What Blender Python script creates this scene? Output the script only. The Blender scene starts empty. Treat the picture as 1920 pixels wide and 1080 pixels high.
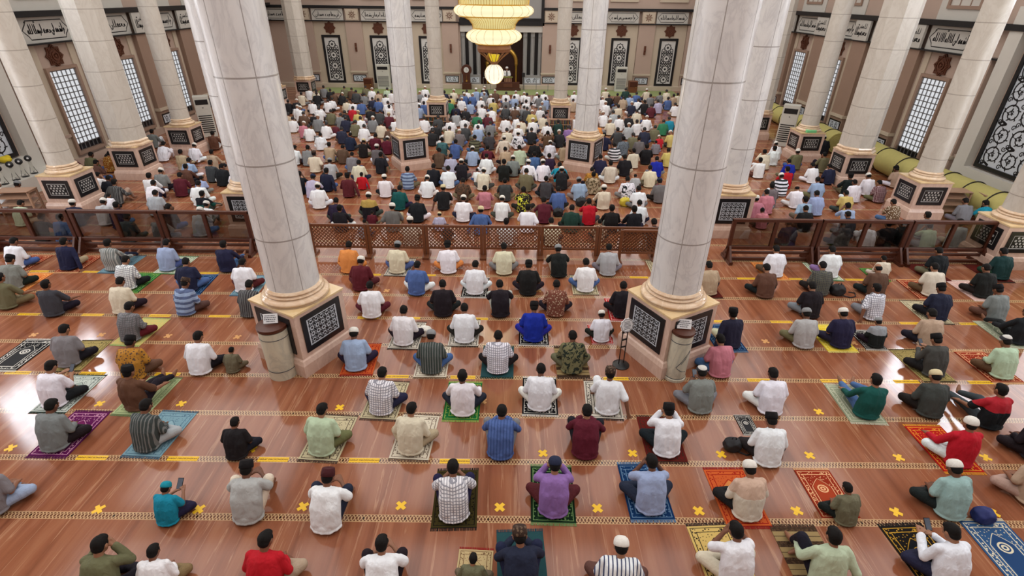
import bpy, bmesh, math, random
from math import sin, cos, pi, radians as rad, sqrt, atan2, hypot
from mathutils import Vector, Matrix, noise
random.seed(7)
SC = bpy.context.scene
COL = SC.collection
# ------------------------------------------------------------------ camera
F_PX = 969.912; PITCH = rad(29.6336); ROLL = rad(.63751); YAW = rad(.095173); H = 6.6; CX = .598
fwd = Vector((sin(YAW)*cos(PITCH), cos(YAW)*cos(PITCH), -sin(PITCH)))
rt0 = Vector((cos(YAW), -sin(YAW), 0)); up0 = rt0.cross(fwd)
RT = cos(ROLL)*rt0 + sin(ROLL)*up0; UP = -sin(ROLL)*rt0 + cos(ROLL)*up0
cd = bpy.data.cameras.new('camera'); cam = bpy.data.objects.new('camera', cd); COL.objects.link(cam)
m = Matrix((RT, UP, -fwd)).transposed().to_4x4(); m.translation = Vector((CX, 0, H)); cam.matrix_world = m
cd.sensor_width = 36; cd.lens = F_PX*36/1920; cd.clip_end = 300
SC.camera = cam
def ground(x, y, z=0.0):
    """where the sight line of a photo point meets the level z"""
    d = fwd*F_PX + RT*(x-960) + UP*(540-y); t = (H-z)/-d.z
    return CX + d.x*t, d.y*t
# ------------------------------------------------------------------ helpers
def lin(c):
    return tuple((x/12.92 if x <= .04045 else ((x+.055)/1.055)**2.4) for x in [k/255 for k in c])
class MB:
    def __init__(s): s.v = []; s.f = []; s.m = []
    def add(s, vs, fs, mi=0, M=None):
        b = len(s.v)
        s.v += [tuple(M @ Vector(p)) if M is not None else tuple(p) for p in vs]
        s.f += [tuple(b+i for i in f) for f in fs]; s.m += [mi]*len(fs); return s
    def box(s, x0, x1, y0, y1, z0, z1, mi=0, M=None):
        v = [(x, y, z) for z in (z0, z1) for y in (y0, y1) for x in (x0, x1)]
        return s.add(v, [(0,2,3,1),(4,5,7,6),(0,1,5,4),(2,6,7,3),(0,4,6,2),(1,3,7,5)], mi, M)
    def lathe(s, prof, n=32, mi=0, M=None, ph=0., cap=True):
        v = []; f = []
        for r, z in prof: v += [(r*cos(2*pi*i/n+ph), r*sin(2*pi*i/n+ph), z) for i in range(n)]
        for k in range(len(prof)-1):
            for i in range(n):
                j = (i+1) % n; f.append((k*n+i, k*n+j, (k+1)*n+j, (k+1)*n+i))
        if cap:
            f.append(tuple(range(n))[::-1]); f.append(tuple((len(prof)-1)*n+i for i in range(n)))
        return s.add(v, f, mi, M)
    def tube(s, pts, r, n=8, mi=0, M=None, closed=False):
        pts = [Vector(p) for p in pts]; v = []; f = []; N = len(pts)
        rs = r if isinstance(r, (list, tuple)) else [r]*N
        for i, p in enumerate(pts):
            a = pts[i-1] if (i > 0 or closed) else p; b = pts[(i+1) % N] if (i < N-1 or closed) else p
            t = (b-a).normalized(); u = t.cross(Vector((0,0,1)))
            if u.length < 1e-3: u = t.cross(Vector((1,0,0)))
            u.normalize(); w = t.cross(u)
            v += [tuple(p+rs[i]*(cos(2*pi*k/n)*u+sin(2*pi*k/n)*w)) for k in range(n)]
        for i in range(N if closed else N-1):
            j = (i+1) % N
            for k in range(n):
                q = (k+1) % n; f.append((i*n+k, i*n+q, j*n+q, j*n+k))
        if not closed: f += [tuple(range(n))[::-1], tuple((N-1)*n+k for k in range(n))]
        return s.add(v, f, mi, M)
    def ribbon(s, pts, w, closed=False, mi=0, M=None, h=.006):
        """a raised inlay strip along 2-D points in the local xy plane"""
        N = len(pts); v = []; f = []
        ws = w if isinstance(w, (list, tuple)) else [w]*N
        for i, p in enumerate(pts):
            a = pts[i-1] if (i > 0 or closed) else p; b = pts[(i+1) % N] if (i < N-1 or closed) else p
            dx, dy = b[0]-a[0], b[1]-a[1]; l = hypot(dx, dy) or 1; nx, ny = -dy/l, dx/l; k = ws[i]/2
            v += [(p[0]+nx*k, p[1]+ny*k, h), (p[0]-nx*k, p[1]-ny*k, h), (p[0]+nx*k, p[1]+ny*k, 0), (p[0]-nx*k, p[1]-ny*k, 0)]
        for i in range(N if closed else N-1):
            a = i*4; b = ((i+1) % N)*4
            f += [(a+1, b+1, b, a), (a, b, b+2, a+2), (a+3, b+3, b+1, a+1)]
        return s.add(v, f, mi, M)
    def fan(s, pts, mi=0, M=None, h=.006):
        """a flat raised polygon (star, leaf, disc) in local xy, star-shaped about its mean"""
        n = len(pts); c = (sum(p[0] for p in pts)/n, sum(p[1] for p in pts)/n, h)
        v = [c]+[(p[0], p[1], h) for p in pts]+[(p[0], p[1], 0) for p in pts]
        f = [(0, 1+i, 1+(i+1) % n) for i in range(n)]+[(1+n+i, 1+n+(i+1) % n, 1+(i+1) % n, 1+i) for i in range(n)]
        return s.add(v, f, mi, M)
    def sphere(s, c, r, mi=0, nu=12, nv=8, M=None):
        c = Vector(c); rx, ry, rz = r if isinstance(r, (tuple, list)) else (r, r, r)
        v = [(c.x, c.y, c.z-rz)]; f = []
        for j in range(1, nv):
            t = -pi/2+pi*j/nv
            v += [(c.x+rx*cos(t)*cos(2*pi*i/nu), c.y+ry*cos(t)*sin(2*pi*i/nu), c.z+rz*sin(t)) for i in range(nu)]
        v.append((c.x, c.y, c.z+rz)); L = len(v)-1
        for i in range(nu):
            k = (i+1) % nu; f.append((0, 1+k, 1+i)); f.append((L, 1+(nv-2)*nu+i, 1+(nv-2)*nu+k))
            for j in range(nv-2):
                f.append((1+j*nu+i, 1+j*nu+k, 1+(j+1)*nu+k, 1+(j+1)*nu+i))
        return s.add(v, f, mi, M)
    def cone(s, p1, r1, p2, r2, n=12):
        """rounded tapering limb"""
        p1 = Vector(p1); p2 = Vector(p2); s.sphere(p1, r1); s.sphere(p2, r2)
        return s.tube([p1, p2], [r1, r2], n)
    def mesh(s, name, mats, smooth=False):
        me = bpy.data.meshes.new(name); me.from_pydata(s.v, [], s.f)
        for mt in (mats if isinstance(mats, (list, tuple)) else [mats]): me.materials.append(mt)
        me.polygons.foreach_set('material_index', s.m)
        if smooth: me.polygons.foreach_set('use_smooth', [True]*len(s.f))
        me.update(); return me
    def build(s, name, mats, parent=None, loc=(0,0,0), rz=0., smooth=False, M=None):
        return link(name, s.mesh(name, mats, smooth), parent, loc, rz, M)
def link(name, data, parent=None, loc=(0,0,0), rz=0., M=None):
    o = bpy.data.objects.new(name, data); COL.objects.link(o); o.parent = parent
    if M is not None: o.matrix_local = M
    else: o.location = loc; o.rotation_euler = (0, 0, rz)
    return o
def edge_split(o, ang=35):
    me = o.data; me.polygons.foreach_set('use_smooth', [True]*len(me.polygons))
    try: me.set_sharp_from_angle(angle=rad(ang))
    except Exception: pass
    return o
def tag(o, label=None, cat=None, group=None, kind=None):
    for k, v in (('label', label), ('category', cat), ('group', group), ('kind', kind)):
        if v: o[k] = v
    return o
def thing(name, label, cat, loc=(0,0,0), rz=0., group=None, kind=None):
    o = link(name, None, None, loc, rz); o.empty_display_size = .2
    return tag(o, label, cat, group, kind)
def copy_tree(o, parent=None):
    c = o.copy(); COL.objects.link(c); c.parent = parent
    for ch in o.children: copy_tree(ch, c)
    return c
def bevel(o, w=.01, n=2):
    b = o.modifiers.new('b', 'BEVEL'); b.width = w; b.segments = n; b.limit_method = 'ANGLE'; return o
def circ(cx, cy, r, n=16, a0=0., a1=2*pi):
    full = abs(a1-a0-2*pi) < 1e-6
    return [(cx+r*cos(a0+(a1-a0)*i/(n if full else n-1)), cy+r*sin(a0+(a1-a0)*i/(n if full else n-1))) for i in range(n)]
def star(cx, cy, r, k=8, q=.72, ph=0.):
    return [(cx+(r if i % 2 == 0 else r*q)*cos(pi*i/k+ph), cy+(r if i % 2 == 0 else r*q)*sin(pi*i/k+ph)) for i in range(2*k)]
# ------------------------------------------------------------------ materials
class NT:
    def __init__(s, name):
        s.mat = bpy.data.materials.new(name); s.mat.use_nodes = True; s.t = s.mat.node_tree
        s.b = s.t.nodes['Principled BSDF']
    def n(s, typ, **kw):
        x = s.t.nodes.new(typ)
        for k, v in kw.items(): setattr(x, k, v)
        return x
    def put(s, sock, v):
        if hasattr(v, 'is_linked') or hasattr(v, 'links'): s.t.links.new(v, sock)
        elif isinstance(v, (tuple, list)) and len(v) == 3 and sock.type == 'RGBA': sock.default_value = (*v, 1)
        else: sock.default_value = v
    def math(s, op, a, b=None, c=None):
        x = s.n('ShaderNodeMath', operation=op)
        for i, v in enumerate((a, b, c)):
            if v is not None: s.put(x.inputs[i], v)
        return x.outputs[0]
    def mix(s, f, a, b, mode='MIX'):
        x = s.n('ShaderNodeMix', data_type='RGBA', blend_type=mode)
        s.put(x.inputs[0], f); s.put(x.inputs[6], a); s.put(x.inputs[7], b); return x.outputs[2]
    def noise(s, vec, scale, detail=3., dist=0., rough=.5):
        x = s.n('ShaderNodeTexNoise'); s.put(x.inputs['Vector'], vec) if vec is not None else None
        x.inputs['Scale'].default_value = scale; x.inputs['Detail'].default_value = detail
        x.inputs['Distortion'].default_value = dist; x.inputs['Roughness'].default_value = rough; return x.outputs['Fac']
    def ramp(s, f, stops):
        x = s.n('ShaderNodeValToRGB'); e = x.color_ramp.elements
        while len(e) < len(stops): e.new(.5)
        for k, (p, c) in enumerate(stops): e[k].position = p; e[k].color = (*c, 1) if len(c) == 3 else c
        s.put(x.inputs[0], f); return x.outputs[0]
    def pos(s): return s.n('ShaderNodeNewGeometry').outputs['Position']
    def obj(s): return s.n('ShaderNodeTexCoord').outputs['Object']
    def sep(s, v):
        x = s.n('ShaderNodeSeparateXYZ'); s.put(x.inputs[0], v); return x.outputs
    def scale(s, v, k):
        x = s.n('ShaderNodeVectorMath', operation='MULTIPLY'); s.put(x.inputs[0], v); x.inputs[1].default_value = k; return x.outputs[0]
    def line(s, v, per, w, off=0.):
        """1 inside a line of width w repeated every per"""
        a = s.math('ADD', v, off); a = s.math('DIVIDE', a, per); a = s.math('FRACT', a)
        a = s.math('SUBTRACT', a, .5); a = s.math('ABSOLUTE', a); return s.math('GREATER_THAN', a, .5-w/per/2)
    def bump(s, h, k=.3, d=.01):
        x = s.n('ShaderNodeBump'); x.inputs['Strength'].default_value = k; x.inputs['Distance'].default_value = d
        s.put(x.inputs['Height'], h); s.t.links.new(x.outputs[0], s.b.inputs['Normal'])
    def out(s, color=None, rough=.5, metal=0., spec=None, coat=None):
        if color is not None: s.put(s.b.inputs['Base Color'], color)
        s.put(s.b.inputs['Roughness'], rough); s.b.inputs['Metallic'].default_value = metal
        if spec is not None: s.b.inputs['Specular IOR Level'].default_value = spec
        if coat is not None: s.b.inputs['Coat Weight'].default_value = coat; s.b.inputs['Coat Roughness'].default_value = .1
        return s.mat
def flat(name, rgb, rough=.5, metal=0., var=.12, sc=9., bump=0.):
    t = NT(name); c = lin(rgb); f = t.noise(t.obj(), sc, 4.)
    col = t.mix(f, tuple(x*(1-var) for x in c), tuple(min(1, x*(1+var)) for x in c))
    if bump: t.bump(t.noise(t.obj(), sc*6, 3.), bump, .004)
    return t.out(col, rough, metal)
def emit(name, rgb, k):
    t = NT(name); t.b.inputs['Base Color'].default_value = (*[.12*c for c in lin(rgb)], 1)
    t.b.inputs['Emission Color'].default_value = (*lin(rgb), 1); t.b.inputs['Emission Strength'].default_value = k
    f = t.noise(t.obj(), 6., 2.); t.put(t.b.inputs['Roughness'], t.math('MULTIPLY', f, .8)); return t.mat
def marble(name, base, vein, seam, zper=1.36, nseg=6, amt=.55, rough=.28):
    """polished cladding of marble drums: cloudy veins, a fine seam round every drum and between its plates"""
    t = NT(name); o = t.obj(); p = t.pos(); x, y, z = t.sep(o); px, py, pz = t.sep(p)
    v = t.noise(t.scale(p, (1., 1., .45)), 2.2, 6., 1.6, .62)
    d = t.math('ABSOLUTE', t.math('SUBTRACT', v, .5)); vein_f = t.ramp(d, [(0., (1,1,1)), (.05, (.25,.25,.25)), (.12, (0,0,0))])
    cloud = t.ramp(t.noise(p, 1.1, 5., .6), [(.35, (0,0,0)), (.72, (1,1,1))])
    c = t.mix(t.math('MULTIPLY', cloud, .45*amt), base, vein)
    c = t.mix(t.math('MULTIPLY', vein_f, amt), c, vein)
    if zper:
        a = t.math('ARCTAN2', y, x); ring = t.line(z, zper, .026)
        cut = t.math('MAXIMUM', ring, t.line(a, 2*pi/nseg, .032, .35)) if nseg else ring
        c = t.mix(t.math('MULTIPLY', cut, .8), c, seam)
    return t.out(c, rough)
def wood(name, dark, light, rough=.35):
    t = NT(name); o = t.obj(); f = t.noise(t.scale(o, (1., 1., .12)), 26., 4., .8)
    g = t.noise(t.scale(o, (.12, 1., 1.)), 26., 4., .8); f = t.math('MULTIPLY', t.math('ADD', f, g), .5)
    return t.out(t.mix(f, lin(dark), lin(light)), rough)
# ------------------------------------------------------------------ palette
M_wall = flat('pink_beige_wall', (186,162,147), .45, var=.07, sc=1.2)
M_wall2 = flat('cream_wall', (200,184,163), .45, var=.06, sc=1.5)
M_pil = flat('shaded_pilaster_stone', (156,129,112), .45, var=.08, sc=1.5)  # browner than the wall: shading of the side pilasters put into the colour
M_white = flat('pale_stone', (208,203,194), .4, var=.06, sc=2.)
M_grey = flat('grey_stone', (150,148,145), .4, var=.06, sc=2.)
M_black = flat('black_granite', (24,24,27), .3, var=.3, sc=30.)
M_blackline = flat('black_inlay', (26,26,30), .35, var=.2, sc=20.)
M_inlay = flat('white_inlay', (214,212,208), .35, var=.05, sc=6.)
M_bluewhite = flat('bluish_white_inlay', (206,212,220), .35, var=.05, sc=6.)
M_bronze = flat('bronze_carving', (104,62,44), .45, .3, var=.25, sc=14., bump=.4)
M_pink = marble('pink_marble', lin((206,174,158)), lin((224,196,178)), lin((190,150,130)), 0, 0, .7, .22)
M_cream = marble('cream_marble', lin((222,190,140)), lin((232,208,168)), lin((190,150,130)), 0, 0, .6, .16)
M_base = marble('polished_base_marble', lin((214,180,146)), lin((236,214,186)), lin((190,150,130)), 0, 0, .6, .1)
M_shaft = marble('white_veined_marble', lin((228,226,224)), lin((184,182,184)), lin((140,132,126)), 1.36, 6, .42, .3)
M_shaft2 = marble('ivory_marble', lin((214,207,196)), lin((190,180,167)), lin((160,150,138)), 1.0, 0, .4, .35)
M_band = flat('band_panel', (196,192,184), .4, var=.06, sc=3.)
M_wood = wood('dark_brown_wood', (52,24,16), (96,50,32))
M_wood2 = wood('brown_wood', (84,46,28), (134,82,52))
M_palewood = wood('pale_wood', (150,112,88), (196,160,134))
M_gold = flat('gold', (212,168,84), .3, .9, var=.15, sc=10.)
M_dark = flat('black_plastic', (22,22,24), .4, var=.2, sc=10.)
M_metal = flat('grey_metal', (140,140,142), .35, .6, var=.1)
M_acwhite = flat('appliance_white', (206,204,194), .45, var=.03)
M_paper = flat('white_paper', (228,228,230), .6, var=.02)
M_ink = flat('printed_ink', (70,72,80), .7, var=.1)
M_green = flat('green_carpet', (140,150,96), .9, var=.15, sc=20., bump=.4)
# ------------------------------------------------------------------ floor
ROW0 = 4.840; ROW = 1.0578
def floor_mat():
    t = NT('terracotta_marble_floor'); p = t.pos(); x, y, z = t.sep(p)
    dy = t.math('MULTIPLY', t.math('SUBTRACT', t.math('FRACT', t.math('ADD', t.math('DIVIDE', t.math('SUBTRACT', y, ROW0), ROW), .5)), .5), ROW)
    ady = t.math('ABSOLUTE', dy); inb = t.math('LESS_THAN', ady, .06)
    u = t.math('DIVIDE', x, .05); v = t.math('DIVIDE', dy, .104)
    def xl(s):
        a = t.math('FRACT', t.math('ADD' if s > 0 else 'SUBTRACT', u, v)); a = t.math('ABSOLUTE', t.math('SUBTRACT', a, .5)); return t.math('LESS_THAN', a, .13)
    lat = t.math('MAXIMUM', xl(1), xl(-1)); edge = t.math('GREATER_THAN', ady, .05); lat = t.math('MAXIMUM', lat, edge)
    # dark lozenges set in the lattice
    fx = t.math('MULTIPLY', t.math('ABSOLUTE', t.math('SUBTRACT', t.math('FRACT', t.math('DIVIDE', x, .6)), .5)), .6)
    loz = t.math('LESS_THAN', t.math('ADD', t.math('DIVIDE', fx, .02), t.math('DIVIDE', ady, .034)), 1.)
    # slabs: long veins running towards the far wall, joints between slabs
    s1 = t.noise(t.scale(p, (2.6, .16, 1.)), 1.6, 6., .35, .6); s2 = t.noise(t.scale(p, (7., .35, 1.)), 1.4, 5., .6, .6)
    ix = t.math('FLOOR', t.math('DIVIDE', x, 1.2)); iy = t.math('FLOOR', t.math('DIVIDE', t.math('SUBTRACT', y, ROW0), ROW))
    wn = t.n('ShaderNodeTexWhiteNoise', noise_dimensions='2D'); cx = t.n('ShaderNodeCombineXYZ'); t.put(cx.inputs[0], ix); t.put(cx.inputs[1], iy); t.put(wn.inputs[0], cx.outputs[0])
    c = t.ramp(s1, [(.3, lin((118,68,46))), (.5, lin((146,90,63))), (.72, lin((164,110,80)))])
    v2 = t.ramp(s2, [(.58, (0,0,0)), (.63, (1,1,1)), (.68, (0,0,0))]); c = t.mix(t.math('MULTIPLY', v2, .5), c, lin((200,154,120)))
    c = t.mix(t.math('MULTIPLY', wn.outputs[0], .22), c, lin((120,62,42)))
    j = t.line(x, 1.2, .008); c = t.mix(t.math('MULTIPLY', j, .3), c, lin((200,160,130)))
    cb = t.mix(lat, lin((104,62,44)), lin((200,164,122))); cb = t.mix(loz, cb, lin((52,30,22)))
    c = t.mix(inb, c, cb); t.b.inputs['Specular IOR Level'].default_value = .5
    r = t.math('ADD', .07, t.math('MULTIPLY', t.noise(p, 5., 3.), .09)); return t.out(c, r)
M_floor = floor_mat()
o = MB().box(-18.4, 18.4, -6, 46.6, -.3, 0).build('floor', M_floor); tag(o, kind='structure')
# ------------------------------------------------------------------ ornament
def pat_arabesque(mb, w, h, nx, ny, mi, M=None):
    """scrolling rosettes: rings, inner leaves and linking arcs"""
    for i in range(nx):
        for j in range(ny):
            cx = (i+.5)/nx*w-w/2; cy = (j+.5)/ny*h-h/2; r = min(w/nx, h/ny)*.46
            mb.ribbon(circ(cx, cy, r*.96, 14), r*.2, True, mi, M)
            mb.fan(star(cx, cy, r*.5, 6, .5, .3*(i+j)), mi, M)
            for a in range(4):
                q = pi/4+a*pi/2; mb.fan(circ(cx+r*1.28*cos(q), cy+r*1.28*sin(q), r*.26, 6), mi, M)
    for i in range(nx):
        for j in (0, ny-1):
            cx = (i+.5)/nx*w-w/2; s = 1 if j else -1
            mb.ribbon(circ(cx, s*h/2*.97-s*.02, w/nx*.3, 8, 0 if s < 0 else pi, pi if s < 0 else 2*pi), .012, False, mi, M)
def pat_stars(mb, w, h, nx, ny, mi, M=None):
    for j in range(ny):
        n = nx-(j % 2)
        for i in range(n):
            cx = (i+.5+(.5 if j % 2 else 0))/nx*w-w/2; cy = (j+.5)/ny*h-h/2; r = min(w/nx, h/ny)*.40
            mb.ribbon(star(cx, cy, r*.8, 6, .66), r*.42, True, mi, M)
def clip(a, b, ok, n=24):
    out = []; cur = []
    for i in range(n+1):
        p = (a[0]+(b[0]-a[0])*i/n, a[1]+(b[1]-a[1])*i/n)
        if ok(p): cur.append(p)
        else:
            if len(cur) > 1: out.append(cur)
            cur = []
    if len(cur) > 1: out.append(cur)
    return out
def pat_lattice(mb, w, h, mi, Z=Matrix.Translation((0,0,.01))):
    """eight-pointed rosettes on the axis joined by crossing diagonal straps under a lobed head"""
    cs = [(0, h*(k/3*.80-.43)) for k in range(4)]; R = w*.29; hw = w*.46
    top = h*.30
    def ok(p):
        if abs(p[0]) > hw or p[1] < -h*.49 or p[1] > top+(.0 if abs(p[0]) > w*.2 else h*.0): return False
        return all(hypot(p[0]-c[0], p[1]-c[1]) > R for c in cs)
    st = w*.235
    for k in range(-26, 27):
        y0 = k*st
        for s in (1, -1):
            for seg in clip((-hw, y0-s*hw*1.25), (hw, y0+s*hw*1.25), ok, 40): mb.ribbon(seg, w*.055, False, mi, Z)
    for s in (-1, 1): mb.ribbon([(s*hw, -h*.49), (s*hw, top)], w*.045, False, mi, Z); 
    for c in cs:
        mb.ribbon(star(c[0], c[1], R*1.02, 8, .78), w*.07, True, mi, Z); mb.fan(star(c[0], c[1], R*.36, 8, .7), mi, Z)
    for y in [(cs[k][1]+cs[k+1][1])/2 for k in range(3)]: mb.ribbon([(-hw, y), (hw, y)], w*.05, False, mi, Z)
    for s in (-1, 1): mb.ribbon(circ(s*hw*.72, top, hw*.28, 8, 0, pi), w*.05, False, mi, Z)
def spiral(cx, cy, r, a0, turns, d=1, n=26):
    return [(cx+r*(1-.8*i/n)*cos(a0+d*turns*2*pi*i/n), cy+r*(1-.8*i/n)*sin(a0+d*turns*2*pi*i/n)) for i in range(n+1)]
def pat_scroll(mb, w, h, mi, Z=Matrix.Translation((0,0,.02))):
    nx, ny = 4, 7; cw, chh = w/nx, h/ny; r = min(cw, chh)*.5; lw = .046
    for j in range(ny):
        for i in range(nx):
            cx = (i+.5)*cw-w/2; cy = (j+.5)*chh-h/2; d = 1 if (i+j) % 2 else -1; a0 = pi/2*d
            sp = spiral(cx, cy, r*1.04, a0, 1.6, d, 34); mb.ribbon(sp, [lw*(1.15-.5*k/34) for k in range(35)], False, mi, Z)
            mb.fan(star(cx, cy, r*.2, 5, .5), mi, Z)
            for k in range(2, 33, 4):
                p = sp[k]; q = atan2(p[1]-cy, p[0]-cx)+.7*d
                for sg, L in ((1, .3), (-1, .2)):
                    e = (p[0]+sg*r*L*cos(q), p[1]+sg*r*L*sin(q)); mb.ribbon([p, ((p[0]+e[0])/2+.02, (p[1]+e[1])/2), e], [lw*.5, lw*1.1, .006], False, mi, Z)
            mb.ribbon([(cx-cw*.5, cy+chh*.5*d), (cx-cw*.22, cy+chh*.40*d), (cx, cy+r*.98*d)], lw, False, mi, Z)
            for sx, sy in ((-1, -1), (1, 1)):
                mb.ribbon(spiral(cx+sx*cw*.42, cy+sy*chh*.42, r*.26, 0, 1.2, d, 14), lw*.7, False, mi, Z)
# calligraphy: reed-pen strokes of joined Arabic letters, drawn right to left (u grows to the left)
GL = {'A': (.3, [[(.12,1.05),(.1,.5),(.14,0)]], []), 'a': (.34, [[(0,0),(.14,.02),(.16,.5),(.12,1.05)]], []),
 'l': (.34, [[(0,0),(.12,.02),(.13,1.05),(.15,.05),(.34,0)]], []), 'L': (.4, [[(.1,1.05),(.12,.05),(.25,0),(.4,0)]], []),
 'h': (.46, [[(0,0),(.1,.05),(.2,.38),(.34,.2),(.24,.0),(.16,.2),(.3,.3),(.46,0)]], []), 'H': (.36, [[(0,0),(.08,.05),(.14,.4),(.32,.2),(.26,0),(.1,.02)]], []),
 'd': (.42, [[(0,0),(.1,.05),(.12,.45),(.3,.2),(.3,0),(.12,-.04)]], []), 'D': (.4, [[(.05,.45),(.28,.22),(.28,0),(.02,-.02)]], []),
 'r': (.34, [[(0,.0),(.1,.28),(.16,.05),(.36,-.3)]], []), 'w': (.42, [[(.22,.1),(.1,.18),(.14,.38),(.26,.3),(.24,.02),(.46,-.32)]], []),
 's': (.66, [[(0,0),(.05,.34),(.1,.03),(.22,.03),(.25,.36),(.3,.02),(.42,.02),(.46,.38),(.5,.02),(.66,0)]], []),
 'x': (.66, [[(0,0),(.05,.34),(.1,.03),(.22,.03),(.25,.36),(.3,.02),(.42,.02),(.46,.38),(.5,.02),(.66,0)]], [(.2,.58),(.32,.58),(.26,.7)]),
 'n': (.5, [[(0,.05),(.05,.3),(.07,-.08),(.22,-.3),(.42,-.2),(.48,.2)]], [(.27,.2)]), 'm': (.42, [[(0,0),(.06,.26),(.18,.28),(.2,.05),(.1,.0),(.42,0)]], []),
 'c': (.46, [[(0,0),(.2,.08),(.36,.36),(.08,.3),(.3,.16),(.46,0)]], []), ' ': (.16, [], []), 'u': (0., [[(-.22,1.2),(-.06,1.3),(.1,1.2)]], [])}
def script_strokes(mb, text, x0, y0, width, size, mi):
    tot = sum(GL[c][0] for c in text); k = min(size, width/tot*1.0); kx = width/tot; u = 0
    for c in text:
        adv, strokes, dots = GL[c]
        for s in strokes:
            pts = []
            for i in range(len(s)-1):
                for q in range(3): pts.append(tuple(s[i][e]+(s[i+1][e]-s[i][e])*q/3 for e in (0, 1)))
            pts.append(s[-1]); n = len(pts)
            mb.ribbon([(x0-(u+p[0])*kx, y0+p[1]*size) for p in pts], [size*(.06+.1*abs(sin(pi*(i/(n-1)*.9+.1)))) for i in range(n)], False, mi)
        for d in dots: mb.fan(star(x0-(u+d[0])*kx, y0+d[1]*size, size*.07, 2, .7), mi)
        u += adv
SHAHADA_L = 'wAxhd An mcmd Arsula LlHu'; SHAHADA_R = 'Axhd An laAlHu AlAa LlHu'
def cartouche(mb, w, h, text, mi, size=None):
    hw, hh = w/2*.94, h/2*.74; n = h*.3
    o = [(-hw, 0), (-hw+n*.35, hh*.32), (-hw+n*.75, hh*.62), (-hw+n*1.0, hh), (hw-n*1.0, hh), (hw-n*.75, hh*.62), (hw-n*.35, hh*.32), (hw, 0),
         (hw-n*.35, -hh*.32), (hw-n*.75, -hh*.62), (hw-n*1.0, -hh), (-hw+n*1.0, -hh), (-hw+n*.75, -hh*.62), (-hw+n*.35, -hh*.32)]
    mb.ribbon(o, h*.04, True, mi); script_strokes(mb, text, w*.38, -h*.13, w*.76, size or h*.36, mi)
def rosette(mb, r, mi):
    mb.ribbon(circ(0, 0, r*.42, 16), r*.16, True, mi); mb.fan(star(0, 0, r*.24, 6, .5), mi)
    for k in range(8): mb.fan(star(r*.78*cos(k*pi/4), r*.78*sin(k*pi/4), r*.17, 3, .6, k*pi/4), mi)
    mb.ribbon(circ(0, 0, r*.6, 16), r*.05, True, mi)
PLACE = {'back': lambda x, y, z: Matrix.Translation((x, y, z)) @ Matrix.Rotation(pi/2, 4, 'X'),
         'left': lambda x, y, z: Matrix.Translation((x, y, z)) @ Matrix.Rotation(pi/2, 4, 'Z') @ Matrix.Rotation(pi/2, 4, 'X'),
         'right': lambda x, y, z: Matrix.Translation((x, y, z)) @ Matrix.Rotation(-pi/2, 4, 'Z') @ Matrix.Rotation(pi/2, 4, 'X')}
# panels: a plate with a raised frame (part) and an inlaid drawing (part of the plate)
def frame_mb(w, h, t, d, mi=0):
    mb = MB()
    mb.box(-w/2, -w/2+t, -h/2, h/2, 0, d); mb.box(w/2-t, w/2, -h/2, h/2, 0, d)
    mb.box(-w/2+t, w/2-t, -h/2, -h/2+t, 0, d); mb.box(-w/2+t, w/2-t, h/2-t, h/2, 0, d); return mb
def panel_meshes(style, w, h):
    t = {'arab': .10, 'stars': .13, 'wallpanel': .09}[style]*(h/.75)
    fr = frame_mb(w, h, t, .02).mesh(style+'_frame', M_black)
    pl = MB(); iw, ih = w-2*t, h-2*t
    if style == 'arab':
        pl.box(-iw/2, iw/2, -ih/2, ih/2, 0, .008); pat_arabesque(pl, iw*.9, ih*.9, 5, 4, 1, Matrix.Translation((0,0,.008)))
        mats = [M_bluewhite, M_blackline]
    elif style == 'stars':
        pl.box(-iw/2, iw/2, -ih/2, ih/2, 0, .008); z = Matrix.Translation((0,0,.008))
        pl.ribbon([(-iw/2+.015, -ih/2+.015), (iw/2-.015, -ih/2+.015), (iw/2-.015, ih/2-.015), (-iw/2+.015, ih/2-.015)], .014, True, 1, z)
        pat_stars(pl, iw*.84, ih*.82, 5, 4, 1, z); mats = [M_black, M_inlay]
    else:
        pl.box(-iw/2, iw/2, -ih/2, ih/2, 0, .008); z = Matrix.Translation((0,0,.008)); r = ih*.36
        for s in (-1, 1):
            sp = spiral(s*iw*.2, 0, r, pi/2 if s > 0 else -pi/2, 1.3, s); pl.ribbon(sp, .03, False, 1, z)
            for k in range(4): pl.fan(star(s*iw*(.08+.1*k), (r*.8 if k % 2 else -r*.8), r*.3, 4, .5), 1, z)
        mats = [M_bluewhite, M_blackline]
    return fr, pl.mesh(style+'_plate', mats)
PAN = {'arab': panel_meshes('arab', .96, .80), 'arabS': None, 'stars': panel_meshes('stars', .84, .62)}
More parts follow.
